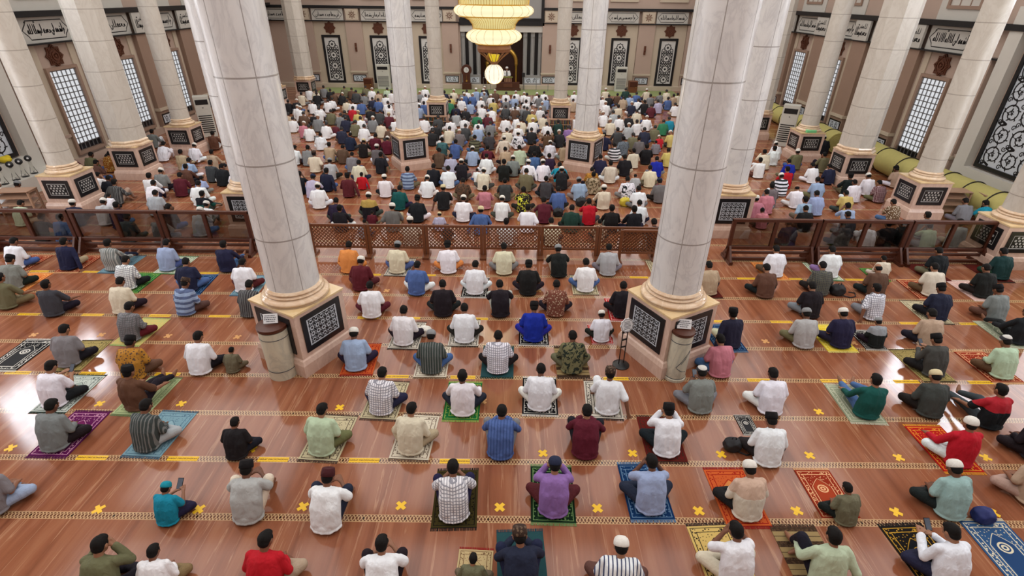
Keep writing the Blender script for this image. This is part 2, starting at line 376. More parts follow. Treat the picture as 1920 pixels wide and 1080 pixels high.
# ------------------------------------------------------------------ columns
def column_proto(style):
    """meshes of one column kind: pedestal, plinth, cap slab, base rings, shaft"""
    d = {}
    big = style == 'dome'
    S = 1.22 if big else 1.08; P = S+.13; zt = 1.40 if big else 1.30; r = {'dome': .48, 'round': .365, 'oct': .58, 'mid': .37}[style]
    d['plinth'] = MB().box(-P/2, P/2, -P/2, P/2, 0, .27).lathe([(P/sqrt(2), .27), (P/sqrt(2)-.02, .31), (S/sqrt(2)+.05, .36), (S/sqrt(2), .38)], 4, 0, None, pi/4).mesh('plinth', M_pink)
    d['pedestal'] = MB().box(-S/2, S/2, -S/2, S/2, .36, zt-.04).mesh('pedestal', M_pink)
    d['top_slab'] = MB().box(-S/2-.02, S/2+.02, -S/2-.02, S/2+.02, zt-.04, zt).mesh('top_slab', M_cream)
    if style == 'oct':
        k = 1/cos(pi/8); pr = [(r+.10, zt), (r+.10, zt+.06), (r+.03, zt+.10), (r+.05, zt+.17), (r+.0, zt+.22)]
        d['base_rings'] = MB().lathe([(a*k, z) for a, z in pr], 8, 0, None, pi/8).mesh('base_rings', M_base)
        d['shaft'] = MB().lathe([(r*k, zt+.2), (r*k, 12.)], 8, 0, None, pi/8).mesh('shaft', M_shaft2)
    else:
        pr = [(r+.14, zt)]
        for z0, rr, hh in ((zt+.02, r+.14, .10), (zt+.14, r+.08, .05), (zt+.20, r+.055, .07)):
            pr += [(rr+hh*.5*sin(pi*i/6)-.03, z0+hh*(i/6)) for i in range(7)]
        pr += [(r+.02, zt+.28)]
        d['base_rings'] = MB().lathe(pr, 40).mesh('base_rings', M_base, True)
        d['shaft'] = MB().lathe([(r*1.015, zt+.26), (r, zt+.6), (r*.99, 12.)], 48, 0, None, 0., False).mesh('shaft', M_shaft if big else M_shaft2, True)
    d['_'] = (S, zt); return d
CP = {k: column_proto(k) for k in ('dome', 'round', 'oct', 'mid')}
def column(style, x, y, rz, label, group):
    d = CP[style]; S, zt = d['_']; t = thing('marble_column', label, 'column', (x, y, 0), rz, group, 'thing')
    for k in ('plinth', 'pedestal', 'top_slab', 'base_rings', 'shaft'): link(k, d[k], t)
    fr, pl = PAN['arab' if style == 'dome' else 'stars']; zc = (.38+zt-.04)/2+.01
    for a in range(4):
        Mx = Matrix.Rotation(a*pi/2, 4, 'Z') @ Matrix.Translation((0, -S/2-.002, zc)) @ Matrix.Rotation(pi/2, 4, 'X')
        f = link('panel_frame', fr, t, M=Mx); link('panel_inlay', pl, f)
    return t
DG, OG = 'veined columns under the dome', 'ivory columns of the side aisles'
column('dome', -3.66, 8.84, rad(-29), 'big veined marble column rising behind the round stub pillar beside the left aisle', DG)
column('dome', 3.82, 8.9, rad(29), 'big veined marble column beside the black sign stand', DG)
column('dome', -3.82, 22.3, rad(29), 'veined column in the middle of the crowd, left of the chandelier', DG)
column('dome', 3.68, 22.28, rad(-29), 'veined column in the middle of the crowd, right of the chandelier', DG)
column('dome', -7.42, 15.3, 0, 'veined column mostly hidden behind the big left column', DG)
column('dome', 7.33, 15.55, 0, 'veined column mostly hidden behind the big right column', DG)
column('mid', -3.72, 30.9, 0, 'slim column behind a low bookshelf, left of the mihrab', 'slim columns before the mihrab')
column('mid', 3.24, 30.4, 0, 'slim column behind a low bookshelf, right of the mihrab', 'slim columns before the mihrab')
for st, x, y, lb in (('round', -14.4, 16.94, 'round ivory column beside the shoe racks at the left edge'), ('oct', -14.55, 20.56, 'eight-sided ivory column, second in the left row from the left edge'),
    ('round', -14.44, 24.1, 'round ivory column with the tall air conditioner behind it on the left'), ('oct', -14.1, 29.1, 'eight-sided ivory column hidden behind the big left column'),
    ('round', -14.75, 35.15, 'slender round ivory column seen just past the big left column'), ('oct', -14.0, 38.6, 'far eight-sided ivory column in the back left corner'),
    ('round', 14.55, 13.5, 'round ivory column at the right edge beside the rolled carpet end'), ('round', 14.67, 17.2, 'round ivory column with a bright rim beside the right shoe racks'),
    ('oct', 14.24, 20.7, 'eight-sided ivory column beside the two long rolled carpets'), ('round', 14.1, 24.19, 'round ivory column with a green box on its pedestal'),
    ('oct', 13.5, 28.3, 'eight-sided ivory column behind the right air conditioner'), ('round', 14.3, 35.15, 'far round ivory column hidden behind the big right columns'),
    ('oct', 14.0, 38.6, 'far eight-sided ivory column in the back right corner')):
    column(st, x, y, 0, lb, OG)
# ------------------------------------------------------------------ walls
YB = 44.0; XW = 18.0; TOP = 12.
def struct(o): o['kind'] = 'structure'; return o
REC0, REC1 = -3.5, 2.85           # mihrab opening
wb = MB().box(-18.4, REC0, YB, YB+.4, 0, TOP).box(REC1, 18.4, YB, YB+.4, 0, TOP).box(REC0, REC1, YB, YB+.4, 4.5, TOP)
struct(wb.build('wall_back', M_wall))
rc = MB().box(REC0-.2, REC0, YB+.4, YB+2.4, 0, 5).box(REC1, REC1+.2, YB+.4, YB+2.4, 0, 5).box(REC0-.2, REC1+.2, YB+2.4, YB+2.6, 0, 5).box(REC0-.2, REC1+.2, YB+.4, YB+2.6, 4.5, 5)
struct(rc.build('wall_mihrab', M_wood))
struct(MB().box(-18.4, -18, -6, YB+.4, 0, TOP).build('wall_left', M_wall)); struct(MB().box(18, 18.4, -6, YB+.4, 0, TOP).build('wall_right', M_wall))
struct(MB().box(-18.4, 18.4, -6.4, -6, 0, TOP).build('wall_front', M_wall))
struct(MB().box(-18.4, 18.4, -6.4, YB+3, TOP, TOP+.3).build('ceiling', M_white))
struct(MB().box(-18, 18, YB-.55, YB, 0, .3).build('baseboard_back', M_wall2))
n_trim = [0]
def trim(mb, m):
    n_trim[0] += 1; return struct(mb.build('trim_%d' % n_trim[0], m))
def grp(side, name, label, cat, x, y, z, group):
    o = link(name, None, None, M=PLACE[side](x, y, z)); o.empty_display_size = .2; return tag(o, label, cat, group)
ORD = ['first','second','third','fourth','fifth','sixth','seventh','eighth','ninth','tenth','eleventh','twelfth','thirteenth','fourteenth','fifteenth','sixteenth','seventeenth','eighteenth','nineteenth','twentieth','twenty-first','twenty-second','twenty-third','twenty-fourth','twenty-fifth','twenty-sixth','twenty-seventh','twenty-eighth','twenty-ninth','thirtieth']
# back wall bays
LW, LH = 1.43, 3.42
_lat = MB(); _lat.box(-LW/2+.17, LW/2-.17, -LH/2+.17, LH/2-.17, 0, .01); pat_lattice(_lat, LW-.5, LH-.55, 1)
LAT_PL = _lat.mesh('lattice_plate', [M_inlay, M_blackline]); LAT_FR = frame_mb(LW, LH, .17, .06).mesh('lattice_frame', M_black)
_st = MB()
_st.fan(star(0, 0, .46, 8, .76), 0, None, .05)
for k in range(2): _st.ribbon([(.36*cos(pi/2*i+k*pi/4), .36*sin(pi/2*i+k*pi/4)) for i in range(4)], .035, True, 0, Matrix.Translation((0,0,.05)), .03)
_st.ribbon(circ(0, 0, .15, 12), .05, True, 0, Matrix.Translation((0,0,.05)), .04); _st.fan(star(0, 0, .07, 8, .5), 0, Matrix.Translation((0,0,.05)), .04)
STARM = _st.mesh('star_medallion', M_bronze)
WP = panel_meshes('wallpanel', 1.05, .52)
_s = MB(); _s.box(-.07, .07, -.3, .3, 0, .1); _s.lathe([(.05, .1), (.07, .14), (.04, .2)], 10)
SCONCE = _s.mesh('sconce', M_bronze)
bays = [(-17.1, 0), (-13.42, 1), (-9.73, 1), (-5.98, 1), (5.1, 1), (8.8, 1), (12.5, 1), (16.2, 0)]
verses = ['anrHlwmD csan', 'wLlmArHanxdl', 'xhdAnlwHmarsd', 'mcHdlanwrAlHd', 'wAwHmsrnHnas D', 'xhmAlrHamsaLlH']
bi = 0
where = ['far left', 'second', 'third', 'fourth', 'fifth', 'far right']
for x, full in bays:
    # wall band above: cartouche panel
    c = grp('back', 'calligraphy_panel', 'pale back wall panel with black cartouche script, '+(ORD[bays.index((x, full))]+' from the left'), 'wall panel', x, YB-.12, 5.13, 'script panels along the back wall')
    MB().box(-1.18, 1.18, -.40, .40, 0, .10).build('panel_slab', M_band, c)
    mb = MB(); cartouche(mb, 2.36, .8, verses[bi % 6], 0); mb.build('script', M_blackline, c, (0, 0, .10))
    if full:
        g = grp('back', 'lattice_screen', 'tall black-framed lattice panel on the back wall, %s from the left' % ORD[bi], 'wall panel', x, YB-.065, 2.02, 'lattice panels on the back wall')
        link('panel_frame', LAT_FR, g); link('lattice', LAT_PL, g)
        s = link('star_medallion', STARM, None, M=PLACE['back'](x, YB-.062, 4.22)); tag(s, 'brown star medallion above the %s back wall lattice panel from left' % ORD[bi], 'wall ornament', 'star medallions')
        bi += 1
    trim(MB().box(x-1.25, x+1.25, YB-.06, YB, .3, 4.7), M_wall2) if full else None
pil_x = [-15.25, -11.55, -7.85, -4.25, 3.4, 7.0, 10.7, 14.4]
for i, x in enumerate(pil_x):
    trim(MB().box(x-.62, x+.62, YB-.2, YB, .3, 4.7), M_wall); trim(MB().box(x-.66, x+.66, YB-.28, YB, 1.08, 1.2), M_wall2)
    g = grp('back', 'ornament_panel', 'small scroll panel low on the %s back wall pilaster from left' % ORD[i], 'wall panel', x, YB-.21, .68, 'low scroll panels on the back pilasters')
    link('panel_frame', WP[0], g); link('panel_inlay', WP[1], g)
    s = link('wall_sconce', SCONCE, None, M=PLACE['back'](x, YB-.2, 2.9)); tag(s, 'brown wall sconce on the %s back wall pilaster from left' % ORD[i], 'wall lamp', 'wall sconces')
    g = grp('back', 'rosette_panel', 'square rosette tile above the %s back wall pilaster from left' % ORD[i], 'wall panel', x, YB-.22, 5.13, 'rosette tiles along the back wall')
    MB().box(-.5, .5, -.40, .40, 0, .1).build('tile', M_wall2, g); mb = MB(); rosette(mb, .3, 0)
    mb.ribbon([(-.47, -.37), (.47, -.37), (.47, .37), (-.47, .37)], .025, True, 0); mb.build('rosette', M_bronze, g, (0, 0, .1))
for a, b in ((-18, REC0), (REC1, 18)):
    trim(MB().box(a, b, YB-.34, YB, 5.55, 5.72), M_black); trim(MB().box(a, b, YB-.3, YB, 4.66, 4.72), M_black)
for i, (x, full) in enumerate(bays):       # upper storey frames
    trim(frame_mb(2.1, 3.2, .22, .1), M_wall2).matrix_world = PLACE['back'](x, YB, 7.75)
    g = grp('back', 'upper_lattice', 'grey lattice panel over the script band, %s from the left' % ORD[i], 'wall panel', x, YB-.02, 7.75, 'upper lattice panels')
    mb = MB(); mb.box(-.8, .8, -1.35, 1.35, 0, .02); mb.build('plate', M_grey, g)
    mb = MB()
    for r in range(3):
        for cc in range(4): mb.ribbon(star(-.6+.4*cc, -1.1+.42*r, .17, 8, .75), .03, True)
    mb.build('lattice', M_blackline, g, (0, 0, .02))
# mihrab surround: lintels, clustered piers with dark slots, arch, dado
trim(MB().box(REC0, REC1, YB-.1, YB+.3, 4.05, 4.5), M_white); trim(MB().box(REC0-.05, REC1+.05, YB-.2, YB+.1, 4.5, 4.95), M_black)
trim(MB().box(REC0+.2, REC1-.2, YB-.12, YB+.1, 4.95, 6.6), M_grey); trim(frame_mb(6.35, 2.2, .2, .1), M_black).matrix_world = PLACE['back'](-.32, YB-.1, 5.9)
for sx, x0 in ((-1, -3.45), (1, 1.35)):
    for k in range(3):
        x = x0+.13+k*.58
        trim(MB().box(-.15, .15, -.1, .1, 0, 4.05).lathe([(.12, 1.0), (.10, 1.1), (.10, 3.6), (.14, 3.75)], 16, 0, Matrix.Translation((0, -.1, 0))), M_grey).location = (x, YB+.15, 0)
    trim(MB().box(x0, x0+1.45, YB+.32, YB+.4, 0, 4.05), M_black)
    trim(MB().box(x0-.02, x0+1.47, YB-.12, YB+.1, 0, 1.0), M_grey)
    g = grp('back', 'ornament_panel', 'long scroll dado panel %s of the mihrab arch' % ('left' if sx < 0 else 'right'), 'wall panel', x0+.72, YB-.13, .62, None)
    link('panel_inlay', WP[1], g, M=Matrix.Scale(1.35, 4, (1,0,0)))
arch = MB()
A = [(-1.45+.0, 1.75)]+[(-.35+1.15*cos(a), 1.9+1.05*sin(a)) for a in [pi-pi*i/20 for i in range(21)]]+[(.8, 1.75)]
arch.tube([(p[0], YB+.3, p[1]) for p in A], .16, 10); arch.tube([(p[0], YB+.18, p[1]) for p in A], .07, 8)
for x in (-1.5, .8): arch.lathe([(.14, 0), (.14, .15), (.09, .2), (.09, 1.6), (.15, 1.75)], 14, 0, Matrix.Translation((x, YB+.3, 0)))
tag(edge_split(arch.build('mihrab_arch', M_gold)), 'golden horseshoe arch of the prayer niche behind the preacher', 'arch')
# side walls
GR_W, GR_H = 3.3, 5.4
_g = MB(); _g.box(-GR_W/2+.14, GR_W/2-.14, -GR_H/2+.14, GR_H/2-.14, 0, .02); pat_scroll(_g, GR_W-.34, GR_H-.34, 1)
GRP = _g.mesh('scroll_plate', [M_bluewhite, M_blackline]); GRF = frame_mb(GR_W, GR_H, .14, .08).mesh('scroll_frame', M_black)
M_pane = emit('daylit_glass_block', (228,230,234), .85); M_day = emit('daylit_glass', (240,246,255), 16.)
def side_window(side, y, n):
    xw = -XW if side == 'left' else XW; w, h = 1.42, 3.12; Mx = PLACE[side](xw, y, 2.14)
    o = struct(frame_mb(w+.24, h+.3, .12, .16).build('window_%d' % n, M_pil, M=Mx))
    MB().box(-w/2, w/2, -h/2+.26, h/2, -.02, .0).build('glass_blocks', M_pane, o, (0, 0, .04))
    MB().box(-w/2, w/2, -h/2, -h/2+.26, -.02, .0).build('vent_strip', M_black, o, (0, 0, .04))
    mb = MB()
    for i in range(7): mb.box(-w/2+i*w/6-.016, -w/2+i*w/6+.016, -h/2, h/2, .035, .075)
    for j in range(14): mb.box(-w/2, w/2, -h/2+.26+j*(h-.26)/13-.016, -h/2+.26+j*(h-.26)/13+.016, .035, .075)
    mb.build('glazing_bars', M_metal, o)
def high_window(side, y, n):
    xw = -XW if side == 'left' else XW; Mx = PLACE[side](xw, y, 7.75)
    o = struct(frame_mb(1.75, 3.0, .12, .1).build('window_%d' % n, M_pil, M=Mx)); MB().box(-.76, .76, -1.38, 1.38, 0, .02).build('glass', M_day, o)
    mb = MB()
    for x in (-.27, .27): mb.box(x-.02, x+.02, -1.38, 1.38, .02, .06)
    for z in (-.7, 0, .7): mb.box(-.76, .76, z-.02, z+.02, .02, .06)
    mb.build('glazing_bars', M_pil, o)
nw = 0; WY = [22.75, 26.55, 30.35, 34.15, 37.95, 41.5]
for side in ('left', 'right'):
    xw = -XW if side == 'left' else XW; sg = 1 if side == 'left' else -1
    def bx(d0, d1, y0, y1, z0, z1): return MB().box(min(xw+sg*d0, xw+sg*d1), max(xw+sg*d0, xw+sg*d1), y0, y1, z0, z1)
    for i, y in enumerate(WY):
        nw += 1; side_window(side, y, nw); nw += 1; high_window(side, y, nw)
        trim(bx(0, .05, y-1.15, y-.83, .0, 4.7), M_wall2); trim(bx(0, .05, y+.83, y+1.15, .0, 4.7), M_wall2)
        c = grp(side, 'calligraphy_panel', 'pale %s wall panel with large black script, %s window from the front' % (side, ORD[i]), 'wall panel', xw+sg*.02, y, 5.2, 'script panels along the %s wall' % side)
        MB().box(-1.22, 1.22, -.44, .44, 0, .10).build('panel_slab', M_band, c)
        mb = MB(); cartouche(mb, 2.44, .88, (SHAHADA_L if side == 'left' else SHAHADA_R) if i == 0 else verses[(i+2) % 6], 0, .31); mb.build('script', M_blackline, c, (0, 0, .10))
        trim(bx(0, .04, y-1.3, y+1.3, 5.86, 12.), M_white)
        s = link('star_medallion', STARM, None, M=PLACE[side](xw+sg*.01, y, 4.24)); tag(s, 'bronze star medallion over the %s wall window, %s from the front' % (side, ORD[i]), 'wall ornament', 'star medallions')
    for y in (14.9, 18.2): nw += 1; high_window(side, y, nw)
    for i, y in enumerate([20.85, 24.65, 28.45, 32.25, 36.05, 39.85]):
        trim(bx(0, .22, y-.6, y+.6, 0, 4.75), M_pil if i else M_wall); trim(bx(0, .3, y-.64, y+.64, 1.1, 1.24), M_wall2)  # all but the first pilaster carry their shade in the stone colour
        if i == 0: continue
        g = grp(side, 'ornament_panel', 'small scroll panel low on the %s wall pilaster, %s from the front' % (side, ORD[i]), 'wall panel', xw+sg*.225, y, .68, 'low scroll panels of the side walls')
        link('panel_frame', WP[0], g); link('panel_inlay', WP[1], g)
        c = grp(side, 'rosette_panel', 'narrow script tile over the %s wall pilaster, %s from the front' % (side, ORD[i]), 'wall panel', xw+sg*.22, y, 5.2, 'script tiles of the side walls')
        MB().box(-.6, .6, -.44, .44, 0, .1).build('tile', M_band, c); mb = MB(); script_strokes(mb, 'mcmdrsula', .5, -.2, 1.0, .34, 0); script_strokes(mb, 'LlHxn', .4, .1, .7, .2, 0); mb.build('script', M_blackline, c, (0, 0, .1))
    trim(bx(0, .36, 8, YB, 5.66, 5.86), M_black); trim(bx(0, .3, 20., YB, 4.70, 4.76), M_black)
    trim(bx(0, .12, 19.9, 22, 1.2, 1.32), M_wall); trim(bx(0, .16, 20., YB, 0, .32), M_wall)
    trim(bx(0, .3, 19.4, 19.95, 1.1, 6.4), M_white); trim(bx(0, .3, 15.2, 19.95, .58, 1.1), M_white); trim(bx(0, .95, 15.2, 19.95, .0, .58), M_white)
    g = grp(side, 'scroll_grille', 'huge white panel with black scrolling vines on the %s wall' % side, 'wall panel', xw+sg*.02, 17.6, 3.85, None)
    link('panel_frame', GRF, g); link('scrollwork', GRP, g)
# ------------------------------------------------------------------ barriers across the hall
def lattice_fence(x, y, label):
    t = thing('lattice_barrier', label, 'barrier', (x, y, 0), 0, 'wooden lattice barriers across the hall'); w = 1.6; h0, h1 = .30, .92
    fr = MB().box(.0, w, -.03, .03, h1-.02, h1+.05).box(.0, w, -.03, .03, h0-.06, h0)
    bevel(fr.build('rail', M_wood2, t), .008)
    for px in (.03, w-.03):
        bevel(MB().box(px-.04, px+.04, -.045, .045, .0, h1+.05).build('post', M_wood2, t), .008)
        bevel(MB().box(px-.05, px+.05, -.26, .26, 0, .07).build('foot', M_wood2, t), .008)
    mb = MB(); ih = h1-h0-.02; st = .105
    for k in range(-8, 18):
        for s, yy in ((1, .008), (-1, -.008)):
            x0 = k*st; pts = []
            for q in range(13):
                u = q/12*ih; xx = (x0+u) if s > 0 else (x0+ih-u)
                if .07 < xx < w-.07: pts.append((xx, h0+u))
            if len(pts) > 1:
                (a, b), (c, d) = pts[0], pts[-1]; dx, dz = c-a, d-b; l = hypot(dx, dz); nx, nz = -dz/l*.013, dx/l*.013
                v = [(a+nx, yy-.008, b+nz), (a-nx, yy-.008, b-nz), (c-nx, yy-.008, d-nz), (c+nx, yy-.008, d+nz)]
                v += [(p[0], p[1]+.016, p[2]) for p in v]
                mb.add(v, [(0,1,2,3), (7,6,5,4), (0,4,5,1), (1,5,6,2), (2,6,7,3), (3,7,4,0)])
    mb.build('lattice', M_wood2, t)
for k in range(6): lattice_fence(-5.09+1.63*k, 13.42, 'brown lattice barrier between the big columns, %s from the left' % ORD[k])
lattice_fence(3.62, 13.22, 'brown lattice barrier nearest the big right column, overlapping its neighbour')
def glass_mat():
    t = NT('tinted_glass'); tr = t.n('ShaderNodeBsdfTransparent'); tr.inputs[0].default_value = (.58, .56, .53, 1)
    gl = t.n('ShaderNodeBsdfGlossy'); gl.inputs['Roughness'].default_value = .03; mx = t.n('ShaderNodeMixShader')
    f = t.noise(t.obj(), 3., 2.); t.put(mx.inputs[0], t.math('ADD', .03, t.math('MULTIPLY', f, .03)))
    t.t.links.new(tr.outputs[0], mx.inputs[1]); t.t.links.new(gl.outputs[0], mx.inputs[2])
    t.t.links.new(mx.outputs[0], t.t.nodes['Material Output'].inputs[0]); return t.mat
M_glass = glass_mat()
def glass_partition(x0, x1, y, label):
    w = x1-x0; t = thing('glass_partition', label, 'partition', (x0, y, 0), 0, 'wood and glass partitions')
    zt = 1.28; zb = .46
    bevel(MB().box(0, w, -.05, .05, zt-.09, zt).box(0, w, -.05, .05, zb-.1, zb).box(0, w, -.04, .04, .22, .29).box(0, w, -.04, .04, .02, .10).build('rail', M_wood, t), .01)
    for k, px in enumerate((.05, w/2, w-.05)):
        bevel(MB().box(px-.05, px+.05, -.045, .045, .04 if k != 1 else zb-.1, zt-.01).build('post', M_wood, t), .008)
    for px in (.07, w-.07):
        mb = MB(); mb.box(px-.05, px+.05, -.34, .34, 0, .09)
        for s in (-1, 1):
            v = [(px-.03, s*.32, .08), (px+.03, s*.32, .08), (px+.03, s*.05, .08), (px-.03, s*.05, .08), (px-.03, s*.05, .48), (px+.03, s*.05, .48)]
            mb.add(v, [(0,1,2,3), (0,4,5,1), (3,2,5,4), (0,3,4), (1,5,2)])
        mb.build('foot', M_wood, t)
    for a, b in ((.1, w/2-.05), (w/2+.05, w-.1)):
        MB().box(a, b, -.006, .006, zb, zt-.09).build('glass_pane', M_glass, t)
for k, (a, b) in enumerate(((-14.25, -11.78), (-11.74, -9.27), (-9.23, -6.76))): glass_partition(a, b, 13.5, 'dark wood and tinted glass partition on the left, %s from the left wall' % ORD[k])
for k, (a, b) in enumerate(((6.7, 9.15), (9.19, 11.66), (11.7, 14.05))): glass_partition(a, b, 13.35, 'dark wood and tinted glass partition on the right, %s from the big column' % ORD[k])
# ------------------------------------------------------------------ stub pillars with notices, sign stand
def notice(t, z, tilt, mat_rot=0.):
    Mx = Matrix.Translation((0, .02, z)) @ Matrix.Rotation(mat_rot, 4, 'Z') @ Matrix.Rotation(rad(tilt), 4, 'X')
    n = MB().box(-.13, .13, -.09, .09, 0, .012).build('notice', M_paper, t, M=Mx); mb = MB()
    for k, (a, b) in enumerate(((-.10, .09), (-.11, .11), (-.11, .10), (-.08, .08))):
        x = a
        while x < b-.02:
            wd = random.uniform(.012, .035); mb.box(x, min(b, x+wd), .055-.036*k-.008, .055-.036*k+.008, .012, .014); x += wd+.008
    mb.build('printed_text', M_ink, n)
M_stub = marble('stub_pillar_marble', lin((214,208,186)), lin((176,174,160)), lin((90,90,84)), 0, 0, .6, .3)
t = thing('stub_pillar', 'round pale stone donation post with notice beside the big left column', 'donation post', (-3.9, 8.1, 0), rad(8))
MB().lathe([(.27, 0), (.27, .02), (.265, .2), (.27, .9), (.27, 1.08)], 36).build('body', M_stub, t, smooth=False); edge_split(t.children[0])
for z in (.2, .93): MB().lathe([(.272, z), (.274, z+.008), (.272, z+.016)], 36, cap=False).build('groove_ring', M_ink, t)
edge_split(MB().lathe([(.25, 1.08), (.28, 1.1), (.28, 1.16), (.2, 1.17)], 36).build('wooden_top', M_wood, t))
notice(t, 1.27, 62)
t = thing('stub_pillar', 'round pale stone donation post with notice beside the big right column', 'donation post', (3.86, 8.12, 0), rad(-6))
edge_split(MB().lathe([(.22, 0), (.22, .05), (.205, .07), (.205, 1.05)], 36).build('body', M_stub, t))
for z in (.07, .9): MB().lathe([(.207, z), (.21, z+.008), (.207, z+.016)], 36, cap=False).build('groove_ring', M_ink, t)
def onsurf(p, r=.209): return [(r*sin(a), -r*cos(a), z) for a, z in p]
MB().tube(onsurf([(.9, .74), (.5, .62), (.05, .46), (-.25, .36), (-.1, .33), (.3, .27), (.8, .24)]), .006, 6).tube(onsurf([(.95, .70), (.5, .56), (.15, .45)]), .005, 6).build('emblem_line', M_ink, t)
edge_split(MB().lathe([(.2, 1.05), (.22, 1.07), (.22, 1.12), (.18, 1.13)], 32).build('wooden_top', M_wood, t))
notice(t, 1.23, 66)
t = thing('sign_stand', 'black twin-pole sign stand with white star-shaped board before the right column', 'sign', (2.86, 8.45, 0), rad(20))
edge_split(MB().lathe([(.17, 0), (.17, .02), (.12, .05), (.02, .06)], 28).build('base', M_dark, t))
for s in (-1, 1): MB().tube([(s*.055, 0, .04), (s*.055, 0, .86)], .011, 8).build('pole', M_dark, t)
MB().box(-.06, .06, -.008, .008, .45, .48).box(-.07, .07, -.012, .012, .80, .88).box(-.045, .045, -.006, .006, .62, .66).build('crossbar', M_dark, t)
b = MB(); b.fan(star(0, 0, .15, 10, .88), 0, None, .02); bo = b.build('board', M_paper, t, M=Matrix.Translation((0, -.01, .99)) @ Matrix.Rotation(rad(75), 4, 'X'))
mb = MB(); mb.ribbon(star(0, 0, .135, 10, .88), .008, True, 0, None, .003)
for k in range(6): mb.box(-.08+.006*abs(k-3), .08-.006*abs(k-3), .07-.028*k-.004, .07-.028*k+.004, 0, .003)
mb.build('printed_text', M_ink, bo, (0, 0, .02))
# ------------------------------------------------------------------ floor markings
M_tape = flat('yellow_tape', (240,190,26), .5, var=.04); M_txt = flat('brown_lettering', (96,60,18), .6, var=.1)
fc = bpy.data.curves.new('lettering', 'FONT'); fc.body = 'HARAP DIKOSONGKAN'; fc.size = .0435; fc.align_x = 'CENTER'; fc.align_y = 'CENTER'; fc.extrude = .0005; fc.offset = .0008; fc.materials.append(M_txt)
STRIP = MB().box(-.245, .245, -.045, .045, 0, .003).mesh('floor_strip', M_tape)
strips = [(172,859),(343,860),(513,861),(683,863),(853,864),(32,700),(174,700),(314,702),(743,706),(868,707),(1155,710),(1425,713),(1563,715),(1700,716),(1840,718),(53,590),(173,591),(412,593),(300,592),(690,596),(768,597),(895,598),(1355,604),(1465,604),(1708,607),(1820,608),
          (75,508),(173,510),(392,512),(697,514.5),(800,515.5),(1198,520),(1400,523),(1487,524),(1603,525),(1703,526)]
rows = {}
for x, y in strips:
    X, Y = ground(x, y); rows.setdefault(round((Y-ROW0)/ROW), []).append(X)
for k, xs in rows.items():
    for i, X in enumerate(sorted(xs)):
        o = link('floor_strip', STRIP, None, (X, ROW0+ROW*k, .001)); tag(o, 'yellow lettered floor strip, %s from the left on the %s lattice band' % (ORD[i], ORD[k]), 'floor sticker', 'yellow strips along the floor bands')
        link('lettering', fc, o, (0, 0, .0035))
xm = MB(); xm.box(-.085, .085, -.028, .028, 0, .002, 0, Matrix.Rotation(pi/4, 4, 'Z')); xm.box(-.085, .085, -.028, .028, .001, .003, 0, Matrix.Rotation(-pi/4, 4, 'Z')); XM = xm.mesh('floor_cross', M_tape)
M_tapeold = flat('worn_tape', (206,150,88), .6, var=.1); xm2 = xm.mesh('floor_cross_worn', M_tapeold)
crosses = [(20,840),(185,955),(373,955),(568,950),(752,948),(937,951),(1120,953),(1310,958),(1494,958),(1680,960),(1862,962),(472,842),(1018,850),(1186,850),(1352,852),(1518,854),(1685,858),(1848,858),(187,757),(340,757),(637,764),(1535,772)]
worn = [(63,628),(190,628),(315,630),(445,632),(1435,640),(1600,643),(905,752),(1010,545),(1160,548),(725,545)]
rows = {}
for lst, wn in ((crosses, 0), (worn, 1)):
    for x, y in lst:
        X, Y = ground(x, y); rows.setdefault((round((Y-ROW0-.2)/ROW), wn), []).append((X, Y))
for (k, wn), xs in rows.items():
    for i, (X, Y) in enumerate(sorted(xs)):
        o = link('floor_cross', xm2 if wn else XM, None, (X, Y, .001), random.uniform(-.15, .15))
        tag(o, '%s cross of tape on the floor, %s from the left in the %s row' % ('faded tan' if wn else 'bright yellow', ORD[i], ORD[max(0, k)]), 'floor sticker', 'tape crosses on the floor')
# ------------------------------------------------------------------ chandelier
M_cry = emit('lit_crystal', (240,222,150), .8); M_glow = emit('lit_glass', (253,244,200), .98); M_globe = emit('lit_globe', (254,248,226), 1.0); M_amber = emit('amber_cup', (236,206,40), .85)
ch = thing('chandelier', 'huge golden tiered crystal chandelier hanging over the crowd', 'chandelier', (.06, 15.55, 0))
def tier(name, prof, m, ribs, rr):
    o = MB().lathe(prof, 64, cap=False).build(name, m, ch, smooth=True); mb = MB()
    for k in range(ribs):
        a = 2*pi*k/ribs; mb.tube([((p[0]+.006)*cos(a), (p[0]+.006)*sin(a), p[1]) for p in prof], rr, 5)
    for p in (prof[0], prof[-1]): mb.tube([((p[0]+.006)*cos(2*pi*i/ribs/2), (p[0]+.006)*sin(2*pi*i/ribs/2), p[1]) for i in range(ribs*2)], rr*1.2, 5, closed=True)
    mb.build('rib', M_gold, o); return o
tier('globe', [(.26*sin(pi*i/14)+.004, 4.64-.26*cos(pi*i/14)) for i in range(15)], M_globe, 12, .004)
tier('bowl', [(.42, 5.40)]+[(.46+.29*sin(pi*i/14)**.6, 5.42+.36*i/14) for i in range(15)]+[(.5, 5.80)], M_glow, 20, .0035)
tier('flare', [(.56, 5.78), (.58, 5.88), (.66, 5.98), (.80, 6.05), (.92, 6.08)], M_cry, 64, .005)
tier('bowl', [(.90, 6.06)]+[(.90+.16*sin(pi*i/14)**.6, 6.08+.26*i/14) for i in range(15)]+[(.9, 6.36)], M_glow, 24, .0035)
tier('flare', [(.92, 6.34), (.93, 6.5), (1.0, 6.66), (1.15, 6.8), (1.32, 6.86)], M_cry, 80, .006)
tier('bowl', [(1.3, 6.86)]+[(1.3+.18*sin(pi*i/14)**.6, 6.88+.28*i/14) for i in range(15)]+[(1.3, 7.18)], M_glow, 28, .004)
tier('flare', [(1.28, 7.16), (.9, 7.5), (.4, 7.8), (.2, 8.2)], M_cry, 48, .009)
